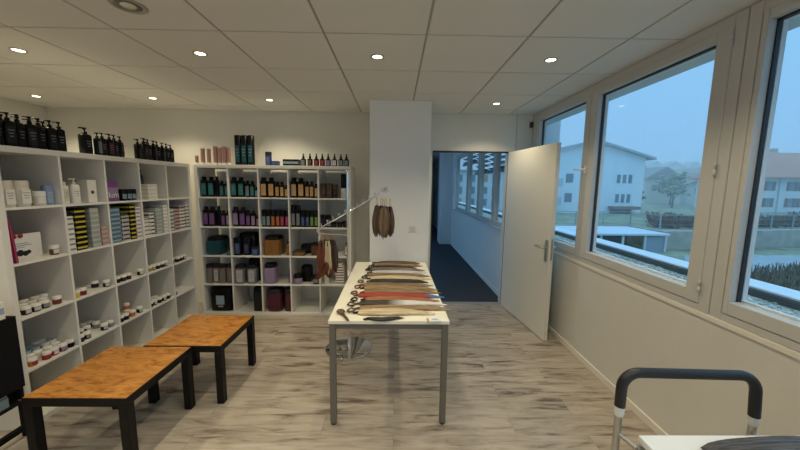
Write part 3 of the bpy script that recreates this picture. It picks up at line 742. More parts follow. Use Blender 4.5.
jar('small teal tin at front right of third row column 1', 'small tins in the lower rows of the back unit', (bx(0, .90), 3.85, z), 'teal', 'dark', None, .028, .09)
bottle('black box with blue label, first in third row column 2', 'gift packs in the lower rows of the back unit', (bx(1, .16), 3.86, z), 'black', 'black', 'blue', .085, .215, name='product_box', top='full', cat='box', sq=.3, caph=.03)
bottle('black box with dim blue label, second in third row column 2', 'gift packs in the lower rows of the back unit', (bx(1, .47), 3.87, z), 'black', 'black', 'dark blue', .085, .205, name='product_box', top='full', cat='box', sq=.3, caph=.03)
bottle('tall black box behind the others, third row column 2', 'gift packs in the lower rows of the back unit', (bx(1, .42), 3.99, z), 'black', 'black', None, .20, .26, name='product_box', top='full', cat='box', sq=.3, caph=.03)
bottle('short blue-grey box, rightmost in third row column 2', 'gift packs in the lower rows of the back unit', (bx(1, .80), 3.85, z), 'dark blue', 'black', 'blue', .085, .115, name='product_box', top='full', cat='box', sq=.3, caph=.02)
pack('large amber rounded pack with black lid, third row column 3', (bx(2, .33), 3.94, z), 'amber', 'black', 'amber', .195, .22, .235)
bottle('small amber bottle right of the amber pack', 'gift packs in the lower rows of the back unit', (bx(2, .90), 3.88, z), 'amber', 'black', None, .05, .17)
carton('flat dark box lying at front, third row column 4', 'small boxes in the lower rows of the back unit', (bx(3, .25), 3.84, z), 'brown', 'amber', .14, .12, .055)
carton('flat black box lying behind the brown one, third row column 4', 'small boxes in the lower rows of the back unit', (bx(3, .45), 3.975, z), 'black', 'dark', .15, .12, .11)
pack('brown rounded pack behind hanging hair, third row column 4', (bx(3, .82), 3.92, z), 'brown', 'black', 'brown', .10, .12, .15)
bottle('tall white bottle at right end of third row', 'small tins in the lower rows of the back unit', (bx(4, .93), 3.86, z), 'lilac', 'dark', 'white', .045, .17)
z = Zs(3)
for k, (c, fx) in enumerate([(0, .14), (0, .37), (0, .60), (0, .86), (1, .20), (1, .62)]):
    col = 'taupe' if c == 0 else 'grey'
    bottle('%s gift box with white ornament, %s from left in fourth row of back unit' % (col, ORD[k]), 'ornamented boxes in the fourth row of the back unit', (bx(c, fx), 3.87 + .01 * (k % 2), z), col, 'dark', 'silver' if k in (1, 4, 5) else col, .07 if c == 0 else .10, .235 if c == 0 else .23,
           name='product_box', top='full', cat='box', sq=.3, dep=1.1, caph=.025)
bottle('black box leaning behind grey ones, fourth row column 2', 'ornamented boxes in the fourth row of the back unit', (bx(1, .62), 4.02, z), 'black', 'black', None, .18, .28, name='product_box', top='full', cat='box', sq=.3, caph=.03)
pack('lilac rounded pack with black top, fourth row column 3', (bx(2, .22), 3.90, z), 'lilac', 'black', 'lilac', .135, .15, .245)
bottle('slim dark purple bottle at right of fourth row column 3', 'gift packs in the lower rows of the back unit', (bx(2, .94), 3.88, z), 'purple', 'dark', None, .035, .20)
jar('lilac tub with black lid, fourth row column 4', 'small tins in the lower rows of the back unit', (bx(3, .20), 3.86, z), 'lilac', 'black', None, .052, .12)
pack('black rounded pack behind the lilac tub, fourth row column 4', (bx(3, .42), 3.99, z), 'black', 'black', None, .13, .13, .20)
jar('dark tub with black lid under the hanging hair, fourth row column 4', 'small tins in the lower rows of the back unit', (bx(3, .86), 3.86, z), 'dark', 'black', 'grey', .042, .115)
bottle('white pump bottle in fourth row column 5', 'small tins in the lower rows of the back unit', (bx(4, .18), 3.88, z), 'white', 'cream', 'cream', .055, .24, top='pump')
for k in range(7):
    carton('flat pink-white box, %s from top of stack in right column' % ORD[6 - k], 'pink-white boxes stacked in back unit', (bx(4, .68), 3.84, z + k * .0324), 'white', 'maroon', .10, .12, .032)
carton('single white box on top of the pink-white stack', 'pink-white boxes stacked in back unit', (bx(4, .66), 3.84, z + 7 * .0324), 'white', 'silver', .07, .10, .028)
z = Zs(4)
pack('large black bag with pale blue label, bottom row column 1', (bx(0, .50), 3.93, z), 'black', 'black', None, .27, .2, .30, patch='light blue')
obj('caption', MB().box(-.03, .03, -.104, -.100, .055, .07), cm('silver'), bpy.data.objects[-1] if False else C.objects[-1].parent)
pack('dark slim pack in bottom row column 2', (bx(1, .80), 3.91, z), 'dark', 'black', None, .12, .16, .30)
pack('wide maroon pack in bottom row column 3', (bx(2, .36), 3.91, z), 'maroon', 'dark', 'maroon', .175, .18, .28)
pack('narrow maroon pack at right of bottom row column 3', (bx(2, .86), 3.91, z), 'maroon', 'dark', None, .085, .16, .28)
# top of the back unit
Z2 = TOPZ
PK = [(-2.330, .04, .105), (-2.258, .050, .19), (-2.188, .046, .185), (-2.112, .048, .215), (-2.062, .046, .20), (-2.008, .048, .215), (-1.958, .046, .20)]
for k, (x, w, h) in enumerate(PK):
    t = thing('product_tube', 'dusty pink tube standing on white cap, %s from left atop back unit' % ORD[k], 'tube', (x, 3.85, Z2), 0, 'pink tubes on top of the back unit')
    r = w / 2
    obj('cap', MB().lathe([(r * .85, 0), (r * .9, .002), (r * .9, .020), (r * .8, .022)], 18, sy=.8), cm('white'), t)
    obj('body', MB().lathe([(r * .9, .0222), (r, .03), (r * 1.0, h * .75), (r * 1.05, h - .012)], 18, sy=.7), cm('pink'), t)
    obj('crimp', MB().box(-r * 1.02, r * 1.02, -.003, .003, h - .0118, h), cm('silver'), t)
for k, x in enumerate((-1.865, -1.790, -1.715)):
    o = bottle('tall black can with teal label, %s of three atop back unit' % ['left', 'middle', 'right'][k], 'three tall teal-black cans', (x, 3.90, Z2), 'black', 'black', 'deep teal', .072, .345, name='spray_can', cat='can', top='full', sq=.7, dep=1, caph=.06)
bottle('dark blue bottle beside the small blue box atop back unit', 'blue products on top of the back unit', (-1.515, 3.90, Z2), 'dark blue', 'dark', 'blue', .07, .16, top='full', caph=.03)
carton('small dark blue box atop back unit beside the blue bottle', 'blue products on top of the back unit', (-1.43, 3.87, Z2), 'dark blue', 'blue', .085, .05, .052)
carton('flat dark box with pale label left of the dropper bottles', None, (-1.245, 3.865, Z2), 'black', 'grey-blue', .185, .10, .075)
DCOL = ['grey', 'brown', 'red', 'red', 'lilac', 'white', 'grey-blue', 'grey-blue']
DN = ['grey', 'brown', 'first red', 'second red', 'lilac', 'white', 'first grey-blue', 'last grey-blue']
for k, x in enumerate((-1.098, -1.02, -.945, -.875, -.805, -.730, -.655, -.590)):
    bottle('dark dropper bottle with label %s, in the line atop back unit' % DN[k], 'dropper bottles on top of the back unit', (x, 3.88, Z2), 'black', 'black', DCOL[k], .060, .145, name='dropper_bottle', top='dropper', sq=.8, dep=.9, caph=.06)

# ================================================================= tables
tb = thing('work_table', 'white rectangular table with grey steel legs in the middle', 'table', (-.042, 2.778, 0), .008)
TX, TY = .393, .795
obj('table_top', MB().box(-TX, TX, -TY, TY, .717, .74, bevel=.002), M_TTOP, tb)
for s in (-1, 1):
    a, b = sorted((s * (TX - .012), s * (TX - .03)))
    obj('side_rail', MB().box(a, b, -TY + .045, TY - .045, .680, .7165), M_TLEG, tb)
    a, b = sorted((s * (TY - .012), s * (TY - .03)))
    obj('end_rail', MB().box(-TX + .045, TX - .045, a, b, .680, .7165), M_TLEG, tb)
    for q in (-1, 1):
        x0, x1 = sorted((s * (TX - .005), s * (TX - .045))); y0, y1 = sorted((q * (TY - .005), q * (TY - .045)))
        lg = obj('leg', MB().box(x0, x1, y0, y1, .012, .7165, bevel=.003), M_TLEG, tb)
        obj('leg_foot', MB().lathe([(.016, 0), (.019, .003), (.019, .013)], 14, (x0 + x1) / 2, (y0 + y1) / 2), M_BLKPL, lg)

def side_table(loc, label, e=.275):
    t = thing('coffee_table', label, 'coffee table', loc)
    top = MB().box(-e, e, -e, e, .40, .4485, bevel=.002)
    obj('table_frame', top, M_BLACK, t)
    obj('wood_inlay', MB().box(-e + .004, e - .004, -e + .004, e - .004, .4485, .4505), M_BURL, t)
    for s in (-1, 1):
        for q in (-1, 1):
            x0, x1 = sorted((s * e, s * (e - .05))); y0, y1 = sorted((q * e, q * (e - .05)))
            m = MB(); c = [((x0 + x1) / 2, (y0 + y1) / 2)]
            m.box(x0, x1, y0, y1, 0, .3995, bevel=.002, seg=1)
            obj('leg', m, M_BLACK, t)
    return t
side_table((-1.724, 1.903, 0), 'near low square table with orange wood top and black legs', .280)
side_table((-1.52, 2.470, 0), 'far low square table with orange wood top, beside back shelves')

# black low shelf at the far left, with magazines and a white box on top
M_MATTE = mat('matte_black', (.006, .006, .007), .8, spec=.2)
bs = thing('black_stand', 'narrow black stand at the left edge with open lower part and floor rail', 'stand', (-2.345, 1.50, 0))
obj('front_panel', MB().box(.018, .035, -.405, .405, .335, .778, bevel=.002), M_MATTE, bs)
obj('back_panel', MB().box(-.035, -.027, -.405, .405, .235, .778), M_MATTE, bs)
obj('top_panel', MB().box(-.035, .036, -.405, .405, .779, .792, bevel=.002), M_MATTE, bs)
obj('shelf_board', MB().box(-.026, .035, -.385, .385, .235, .25, bevel=.001), M_MATTE, bs)
for q in (-1, 1):
    a, b = sorted((q * .405, q * .387)); obj('side_panel', MB().box(-.0265, .0175, a, b, .2505, .778), M_MATTE, bs)
    a, b = sorted((q * .405, q * .388)); obj('leg', MB().box(-.010, .034, a, b, 0, .2345), M_MATTE, bs)
obj('floor_rail', MB().box(.005, .034, -.387, .387, .052, .085, bevel=.002), M_MATTE, bs)
for k in range(3):
    tag(obj('magazine', MB().box(-.005, .005, -.09, .055, 0, .075 - .006 * k, bevel=.001, seg=1), cm(['light blue', 'white', 'grey-blue'][k]), None, (-2.357 + k * .014, 1.78 - .006 * k, .2508)),
        '%s magazine upright in the open part of the black stand' % ['pale blue rear', 'white middle', 'grey-blue front'][k], 'magazine', 'magazines in the black stand')
o = carton('white box standing on top of the black stand', None, (-2.316, 1.775, .7928), 'white', 'light blue', .17, .062, .105, RZL)

# ================================================================= hair display stand
st = thing('display_stand', 'chrome hair display stand with round mirror base behind table', 'display stand', (-.453, 3.02, 0))
# the pole stands outside the table edge
bs_ = obj('base_plate', MB().lathe([(.222, 0), (.226, .003), (.226, .008), (.219, .012), (.02, .0125)], 48), M_CHROME, st)
pl = obj('pole', MB().tube([(0, 0, .012), (0, 0, 1.72)], .0105, 16).lathe([(.018, .012), (.018, .03), (.011, .04)], 16).ball((0, 0, 1.73), .014), M_CHROME, st)
A = Vector((-.275, 0, 1.19)); B = Vector((.345, 0, 1.552))
arm = MB().tube([A, B], .0075, 10)
for k in range(11):
    p = A.lerp(B, (k + .5) / 11)
    arm.tube([p, p + Vector((-.004, 0, .028))], [.004, .006], 8).ball(p + Vector((-.004, 0, .030)), .008, 6)
for k in range(4):
    p = B + Vector((-.02 + .012 * k, .006 * (k % 2), .004 * k)); arm.tube([p, p + Vector((.012, 0, .030)), p + Vector((.022, 0, .012)), p + Vector((.014, 0, -.02))], .0035, 6)
obj('slanted_arm', arm, M_CHROME, st)
low = MB().tube([(0, 0, 1.135), (-.26, 0, 1.145), (-.285, 0, 1.155), (-.292, 0, 1.17), (-.285, 0, 1.19), (-.275, 0, 1.192)], .006, 10)
obj('lower_arm', low, M_CHROME, st)
obj('clamp', MB().lathe([(.018, 1.12), (.018, 1.155)], 14).lathe([(.018, 1.34), (.018, 1.385)], 14), M_CHROME, st)

def hair_lock(mb, p0, L, w, bend, n=7, seg=12, down=True, spread=1.0, rnd=None, mi=0):
    for k in range(n):
        a = (k / (n - 1) - .5) if n > 1 else 0
        r0 = rnd.uniform(.7, 1.1); ph = rnd.uniform(0, 6)
        ll = L * rnd.uniform(.97, 1.0) * (1 - .5 * a * a)
        pts = []; rs = []
        for i in range(seg + 1):
            t = i / seg
            off = a * w * (.45 + .75 * math.sin(PI * min(1, t * 1.1) * .75) * spread)
            if down:
                pts.append((p0[0] + off + bend * t * t, p0[1] + rnd.uniform(-.001, .001) + .006 * math.sin(ph + k), p0[2] - ll * t))
            else:
                pts.append((p0[0] + ll * t, p0[1] + off * (1 - .35 * t) + .006 * math.sin(ph + t * 5) + bend * math.sin(PI * t), p0[2] + .006 * math.sin(PI * t) * (1 if k % 2 else .5) - (0 if t < .02 else 0)))
            rs.append(max(.0012, 1.5 * (w / n) * r0 * (.65 + .5 * math.sin(PI * min(1, t + .08))) * (1 - .55 * max(0, (t - .85) / .15))))
        mb.tube(pts, rs, 8, mi=mi, flat=.7 if not down else 1)
HM = {
    'dark brown': hair_mat('hair_dark_brown', (.022, .013, .009), (.09, .052, .03)), 'brown': hair_mat('hair_brown', (.055, .03, .018), (.19, .115, .065)),
    'light brown': hair_mat('hair_light_brown', (.12, .075, .042), (.33, .225, .135)), 'golden': hair_mat('hair_golden', (.16, .09, .04), (.42, .28, .14)),
    'blonde': hair_mat('hair_blonde', (.38, .29, .16), (.74, .62, .41)), 'black': hair_mat('hair_black', (.006, .005, .005), (.03, .024, .02)),
    'red with blue tip': hair_mat('hair_red_blue', (.22, .018, .014), (.45, .055, .03), (.05, .16, .38)), 'copper': hair_mat('hair_copper', (.20, .065, .022), (.42, .18, .075)),
    'silver': hair_mat('hair_silver', (.36, .34, .33), (.70, .69, .70)), 'ash': hair_mat('hair_ash', (.10, .08, .07), (.30, .25, .22)),
    'dark to silver': hair_mat('hair_dark_silver', (.02, .016, .014), (.06, .05, .045), (.66, .64, .64), mid=-.12), 'auburn': hair_mat('hair_auburn', (.09, .022, .012), (.22, .06, .03)),
    'grey': hair_mat('hair_grey', (.03, .027, .026), (.13, .118, .112))}
def HV(k):
    cs = {'dark brown': ((.02, .012, .008), (.07, .04, .025)), 'brown': ((.04, .022, .013), (.14, .085, .05)), 'light brown': ((.10, .06, .035), (.26, .17, .10)), 'golden': ((.22, .12, .05), (.5, .34, .17)),
          'blonde': ((.46, .35, .2), (.78, .66, .46)), 'black': ((.006, .005, .005), (.03, .024, .02)), 'copper': ((.16, .05, .02), (.36, .16, .07)), 'auburn': ((.09, .022, .012), (.2, .06, .03))}[k]
    return hair_mat('hanging_hair_' + k.replace(' ', '_'), cs[0], cs[1], None, True)
# right hanging tresses on the raised end of the arm
def tress(label, x, y, ztop, L, w, hm, loop=.06, bend=0.0, tie='black', seed=1, n=5):
    rnd = random.Random(seed)
    t = thing('hanging_hair_tress', label, 'hair tress', (x, y, ztop), 0, 'hair tresses hanging from the chrome arms')
    obj('loop', MB().tube([(0, 0, .0), (-.007, 0, -loop * .4), (-.006, 0, -loop), (.006, 0, -loop), (.007, 0, -loop * .4), (0, 0, 0)], .0022, 6), cm('tan'), t)
    m = MB(); hair_lock(m, (0, 0, -loop), L, w, bend, n, 10, True, 1.0, rnd)
    obj('strands', m, hm, t)
    obj('tie', MB().lathe([(w * .50, -loop - .050), (w * .52, -loop - .030), (w * .46, -loop - .008), (w * .35, -loop + .004), (w * .1, -loop + .008)], 14, sy=.6), cm(tie), t)
    return t
for k, (x, y, hm, s) in enumerate([(-.175, 3.0, 'brown', 1), (-.135, 3.03, 'dark brown', 2), (-.095, 3.0, 'brown', 3), (-.055, 3.03, 'brown', 4), (-.115, 2.985, 'light brown', 5)]):
    zt = 1.19 + (x + .72) * .613 - .013
    tress('brown tress with dark root, %s of the bunch in front of pillar' % ['leftmost', 'second', 'third', 'rightmost', 'lighter front one'][k], x, y, 1.500 - .004 * k, .300 - .01 * (k % 2), .050, HV(hm), .085 if k != 4 else .08, (x + .11) * .15, 'black', s, 5)
for k, (x, y, hm, L, b) in enumerate([(-.700, 3.0, 'copper', .33, -.015), (-.670, 3.03, 'golden', .34, 0), (-.640, 3.0, 'blonde', .34, .01), (-.610, 3.03, 'black', .30, .01), (-.580, 3.0, 'dark brown', .31, .015), (-.690, 2.97, 'auburn', .30, -.02)]):
    tress('%s tress hanging from lower arm, %s in the left bunch' % (hm, ['leftmost', 'second', 'third', 'fourth', 'rightmost', 'front'][k]), x, y, 1.135, L, .040, HV(hm), .055, b, 'dark', 10 + k, 4)
tress('auburn tress swinging low to the left under left bunch', -.655, 2.985, .90, .17, .045, HV('auburn'), .03, -.09, 'brown', 31, 5)
tress('short auburn tress with brown ends at bottom of left bunch', -.625, 3.01, .90, .16, .05, HV('auburn'), .03, -.01, 'brown', 32, 5)

# ================================================================= hair wefts lying on the table
TZ = .7408
def weft(y, x0, x1, w, hm, label, bend=0.0, rot=0.0, seed=0, thick=.008, tie='dark', z0=0.0):
    rnd = random.Random(seed); L = x1 - x0; xm = (x0 + x1) / 2
    t = thing('hair_weft', label, 'hair weft', (xm, y, TZ + z0), rot, 'hair wefts laid out on the table')
    m = MB(); n = max(4, int(w / .010))
    for k in range(n):
        a = k / (n - 1) - .5; ph = rnd.uniform(0, 6); ll = L * rnd.uniform(.975, 1.0) * (1 - .25 * a * a); pts = []; rs = []
        for i in range(15):
            q = i / 14
            prof = .35 + .75 * math.sin(PI * min(1, q * 1.15 + .05)) ** .7 if q < .8 else (.35 + .75 * math.sin(PI * .97) ** .7) * (1 - (q - .8) * 1.8)
            wy = a * w * max(.25, prof) + bend * math.sin(PI * q) + .003 * math.sin(ph + q * 7)
            rr = (w / n) * rnd.uniform(.8, 1.15) * (.75 + .4 * math.sin(PI * q)) * (1 - .7 * max(0, (q - .8) / .2))
            rr = max(.0016, min(rr * 1.5, thick * 1.15)); rs.append(rr)
            pts.append((-L / 2 + ll * q, wy, rr + thick * .8 * math.sin(PI * min(1, q * 1.05)) * (1 - abs(a) * 1.6 if abs(a) < .5 else 0)))
        m.tube(pts, rs, 8, flat=.8)
    obj('strands', m, hm, t)
    obj('tie', MB().tube([(-L / 2 - .012, 0, .009), (-L / 2 + .022, 0, .010)], [.0085, .0085], 10).tube([(-L / 2 - .012, 0, .009), (-L / 2 - .030, -.008, .007), (-L / 2 - .040, .004, .006)], [.008, .007, .003], 8), cm(tie), t)
    return t
WF = [  # y, x0, x1, width, hair, bend, label words
    (3.50, -.165, .25, .075, 'brown', 0, 'brown weft farthest from the viewer'),
    (3.40, -.20, .27, .080, 'golden', -.01, 'golden weft, second from the far end'),
    (3.30, -.23, .20, .060, 'dark brown', .01, 'thin dark brown weft, third from far end'),
    (3.21, -.225, .28, .085, 'ash', .01, 'ash brown weft, fourth from far end'),
    (3.11, -.205, .28, .070, 'silver', -.012, 'silver streaked weft, fifth from far end'),
    (3.01, -.235, .30, .090, 'light brown', 0, 'light brown weft just behind the thin black one'),
    (2.90, -.205, .31, .080, 'blonde', .005, 'pale tan weft directly behind the black one'),
    (2.81, -.20, .275, .055, 'black', .01, 'narrow jet black weft at middle of table'),
    (2.71, -.255, .30, .085, 'light brown', -.006, 'tan weft right in front of the black one'),
    (2.61, -.235, .33, .080, 'golden', .008, 'golden brown weft, second before the red one'),
    (2.52, -.225, .34, .070, 'light brown', 0, 'light brown weft immediately behind the red one'),
    (2.43, -.265, .395, .072, 'red with blue tip', .004, 'bright red weft with blue tip hanging past table edge'),
    (2.345, -.20, .31, .060, 'copper', 0, 'copper weft in front of the red one'),
    (2.265, -.235, .355, .070, 'dark to silver', -.004, 'black weft fading to silver near front'),
    (2.175, -.225, .375, .062, 'golden', .006, 'long golden weft in front of black-to-silver one'),
    (2.095, -.225, .25, .072, 'blonde', .002, 'pale blonde weft near the front of the table')]
for k, (y, x0, x1, w, hc, bd, lab) in enumerate(WF):
    weft(y, x0 - .02, x1 + (.035 if x1 < .39 else 0), w, HM[hc], lab, bd + random.uniform(-.012, .012), random.uniform(-.035, .035), 50 + k, thick=.010, tie='brown' if k % 3 else 'black')
weft(2.015, -.165, .065, .026, HM['black'], 'short black curved weft nearest the viewer', -.024, .13, 99, thick=.008, tie='black')
# knotted loose ends at the left of the wefts
for k, (x, y, c) in enumerate([(-.255, 3.32, 'dark brown'), (-.245, 3.06, 'dark brown'), (-.305, 2.80, 'brown'), (-.315, 2.64, 'auburn'), (-.305, 2.34, 'black'), (-.30, 2.13, 'brown'), (-.225, 3.46, 'black'), (-.275, 3.20, 'black'), (-.285, 2.93, 'dark brown'), (-.325, 2.49, 'auburn'), (-.315, 2.24, 'dark brown')]):
    rnd = random.Random(200 + k); m = MB()
    for q in range(6):
        a = rnd.uniform(0, 6.28); pts = [(.030 * math.cos(a + s_ * .9) * (1 - .1 * s_), .034 * math.sin(a + s_ * .9), .008 + .004 * ((s_ + q) % 3)) for s_ in range(5)]
        m.tube(pts, [.003, .005, .005, .005, .002], 6)
    tag(obj('hair_coil', m, HM[c], None, (x, y, TZ)), '%s coiled hair end at left of wefts, %s from the far end' % (c, ORD[sorted([3.32, 3.06, 2.80, 2.64, 2.34, 2.13, 3.46, 3.20, 2.93, 2.49, 2.24], reverse=True).index(y)]), 'hair coil', 'coiled hair ends on the table')
# brush
br = thing('hair_brush', 'small round wooden brush lying at the left front of table', 'brush', (-.345, 2.06, TZ), math.radians(-62))
obj('brush_head', MB().ball((-.045, 0, .014), .030, 10, sc=(1.15, .95, .45)), mat('brush_wood', (.13, .075, .045), .45, noise=.3, scale=30), br)
obj('handle', MB().tube([(-.01, 0, .012), (.03, 0, .010), (.07, 0, .010), (.105, 0, .009)], [.012, .008, .010, .006], 12), mat('brush_handle', (.09, .045, .028), .35), br)
# note card
cd = thing('price_card', 'small white folded card at the right front corner of table', 'card', (.262, 1.995, TZ), .05)
obj('card', MB().box(-.040, .040, -.030, .030, 0, .010, bevel=.001), mat('card_white', (.80, .83, .85), .5), cd)
obj('printed_line', MB().box(-.022, .022, -.014, -.006, .010, .0104).box(-.022, .016, .002, .006, .010, .0104), cm('grey-blue'), cd)
obj('card_edge', MB().box(-.052, -.0405, -.026, .026, 0, .004), cm('tan'), cd)

# ================================================================= trolley at lower right
tr = thing('salon_trolley', 'white topped trolley with black padded push handle, lower right', 'trolley', (.013, 0, 0))
HY = 1.02
def arc_pts(x0, x1, zl, zr, zt, R=.055, drop=.0):
    pts = [(x0, HY, zl)]
    for k in range(9):
        a = PI - PI / 2 * k / 8
        pts.append((x0 + R + R * math.cos(a), HY, zt - R + R * math.sin(a)))
    for k in range(9):
        a = PI / 2 - PI / 2 * k / 8
        pts.append((x1 - R * 1.2 + R * 1.2 * math.cos(a), HY, zt - .008 - R * 1.2 + R * 1.2 * math.sin(a)))
    pts.append((x1 + .008, HY, zr))
    return pts
hp = arc_pts(.772, 1.244, .862, .825, .985)
obj('padded_handle', MB().tube(hp, .0168, 16), mat('black_foam', (.012, .013, .016), .42, bump=.15, scale=200), tr)
for x, zt in ((.772, .868), (1.252, .832)):
    tbm = obj('tube', MB().tube([(x, HY, .08), (x, HY, zt + .01)], .0115, 14), M_METAL, tr)
    obj('tape_collar', MB().lathe([(.0145, zt - .040), (.0155, zt - .035), (.0155, zt - .012), (.0150, zt - .004)], 16, x, HY), mat('white_tape', (.72, .73, .72), .5, bump=.4, scale=90), tbm)
obj('table_top', MB().box(.80, 1.40, .36, .962, .776, .80, bevel=.003), mat('trolley_white', (.78, .82, .86), .3), tr)
obj('rail', MB().tube([(.772, HY, .760), (.79, .95, .760)], .007, 8).tube([(1.252, HY, .765), (1.20, .95, .765)], .007, 8).tube([(.79, .95, .76), (1.40, .95, .76)], .009, 8), M_METAL, tr)
for (x, y) in ((.84, .40), (1.36, .40), (.84, .92), (1.36, .92)):
    lg = obj('leg', MB().tube([(x, y, .075), (x, y, .776)], .011, 12), M_METAL, tr)
    obj('wheel', MB().tube([(x - .012, y, .0375), (x + .012, y, .0375)], .037, 18), M_BLKPL, lg)
for x in (.772, 1.252): obj('wheel', MB().tube([(x - .011, HY, .036), (x + .011, HY, .036)], .036, 18).box(x - .006, x + .006, HY - .006, HY + .006, .05, .085), M_BLKPL, tr)
obj('lower_shelf', MB().box(.83, 1.37, .39, .93, .20, .215, bevel=.003), mat('trolley_grey', (.35, .36, .37), .4), tr)
rnd = random.Random(5); m = MB()
for k in range(34):
    a = k / 33 - .5; pts = []; rs = []
    for i in range(16):
        q = i / 15; env = math.sin(PI * min(1, q * .8 + .04)) ** .6
        pts.append((-.275 + .57 * q, a * .14 * env + .006 * math.sin(k + q * 5) - .01 * q, .010 + .026 * (1 - (2 * a) ** 2) * env + .002 * math.sin(k * 2.1 + q * 4)))
        rs.append(max(.002, .0085 * (.35 + .8 * env) * (.35 if i == 0 else 1)))
    m.tube(pts, rs, 7)
hp_ = thing('grey_hairpiece', 'long grey hairpiece lying across the white trolley top', 'hairpiece', (1.235, .865, .8008), -.02)
obj('strands', m, HM['grey'], hp_)
obj('root_band', MB().tube([(.17, .035, .045), (.22, .04, .050), (.27, .035, .045)], [.012, .020, .012], 10, flat=.7), HM['dark brown'], hp_)

# ================================================================= outside world
M_GRASS = mat('grass', (.24, .26, .17), .95, noise=.35, scale=.8)
M_ASPH = mat('asphalt', (.34, .37, .39), .9, noise=.1, scale=1.5)
M_CONC = mat('concrete_wall', (.44, .39, .33), .85, noise=.2, scale=1.2)
M_HEDGE = mat('winter_hedge', (.24, .16, .12), .95, noise=.5, scale=3)
M_HWALL = mat('house_white', (.74, .75, .76), .7)
M_ROOF = mat('tile_roof', (.50, .22, .15), .8, noise=.15, scale=3)
M_WIN = mat('far_window_glass', (.16, .21, .27), .3)
M_SHUT = mat('brown_shutter', (.16, .09, .07), .7)
M_BARK = mat('bark', (.10, .085, .07), .9)
struct('ground_terrain', MB().box(3, 400, -60, 23.4, -3.3, -3.0).box(-60, 3, 15.2, 23.4, -3.3, -3.0).box(-60, 400, 23.4, 400, -3.3, -3.01), M_GRASS)
struct('ground_street', MB().add([(16, 16.8, -2.985), (60, 17.5, -2.985), (60, 23.5, -2.985), (20, 21.6, -2.985)], [[0, 1, 2, 3]]), M_ASPH)
# retaining wall and terrace
rw = MB().prism([(20.0, 23.6), (24, 23.9), (42, 26.8), (80, 33), (80, 33.6), (42, 27.4), (24, 24.5), (20.3, 24.2), (20.3, 27.4), (-40, 27.4), (-40, 27.1), (20.0, 27.1)], -3.0, -1.60)
struct('terrace_retaining_wall', rw, M_CONC)
struct('terrace_ground', MB().prism([(-40, 27.42), (20.32, 27.42), (20.32, 24.22), (24, 24.52), (42, 27.42), (80, 33.62), (160, 60), (160, 64), (-40, 64)], -1.678, -1.60), M_GRASS)
fn = thing('terrace_fence', 'long thin mesh fence running along the top of the retaining wall', 'fence', (0, 0, 0))
F = [(6, 27.5), (20.4, 27.5), (20.4, 24.35), (24, 24.65), (42, 27.55), (80, 33.75)]
def along(P, step):
    out = []
    for i in range(len(P) - 1):
        a, b = Vector(P[i]), Vector(P[i + 1]); n = max(1, int((b - a).length / step))
        for k in range(n): out.append(tuple(a.lerp(b, k / n)))
    return out + [P[-1]]
pts = along(F, 2.2)
for p in pts: obj('post', MB().box(p[0] - .04, p[0] + .04, p[1] - .04, p[1] + .04, -1.6, -.45), mat('fence_grey', (.30, .33, .36), .6), fn)
mesh_ = MB()
for zz in (-.47, -.8, -1.2, -1.55): mesh_.tube([(x, y, zz) for x, y in F], .028 if zz > -.5 else .014, 6)
obj('wire_panel', mesh_, mat('fence_grey', (.3, .33, .36)), fn)
def shrub(label, x, y, z, w, h, g, m=M_HEDGE, n=90, name='shrub', cat='shrub', dy=None, seed=0, stalks=False):
    rnd = random.Random(seed); mb = MB(); dy = dy or w
    if stalks:
        for k in range(n):
            px, py, hh = rnd.uniform(-w / 2, w / 2), rnd.uniform(-dy / 2, dy / 2), h * rnd.uniform(.65, 1)
            mb.tube([(px, py, 0), (px + rnd.uniform(-.05, .05), py, hh * .6), (px + rnd.uniform(-.12, .12), py + rnd.uniform(-.1, .1), hh)], [.03, .035, .012], 4)
        return tag(obj(name, mb, m, None, (x, y, z)), label, cat, g)
    for k in range(n):
        px, py, pz = rnd.uniform(-w / 2, w / 2), rnd.uniform(-dy / 2, dy / 2), rnd.uniform(0, h)
        mb.tube([(px * .8, py * .8, pz * .4), (px, py, pz * .8), (px + rnd.uniform(-.15, .15), py + rnd.uniform(-.15, .15), pz + h * .12)], [.03, .02, .006], 4)
        mb.ball((px, py, pz), rnd.uniform(.03, .075) * (1 + h * .25), 3, sc=(1, 1, .8))
    return tag(obj(name, mb, m, None, (x, y, z)), label, cat, g)
for k in range(14):
    p = Vector(F[1]).lerp(Vector(F[2]), 0) if False else None
    x = 22.2 + k * 2.5; y = 26.2 + max(0, (x - 24)) * .165
    shrub('brown winter hedge bush behind the terrace fence, %s from the left' % (ORD[k] if k < 13 else 'last'), x, y, -1.6, 1.9, .95 + .25 * (k % 3 == 0), 'hedge bushes along the terrace', n=330, seed=k)
for k in range(11):
    x = 11.6 + k * 1.32; y = 11.0 + k * .25
    shrub('dry brown reed hedge clump below the right window, %s from left' % ORD[k], x, y, -3.0, 1.12, 1.5, 'dry hedge clumps by the street', mat('dry_reeds', (.24, .20, .15), .95, noise=.5, scale=4), n=420, seed=40 + k, dy=3.4, stalks=True)
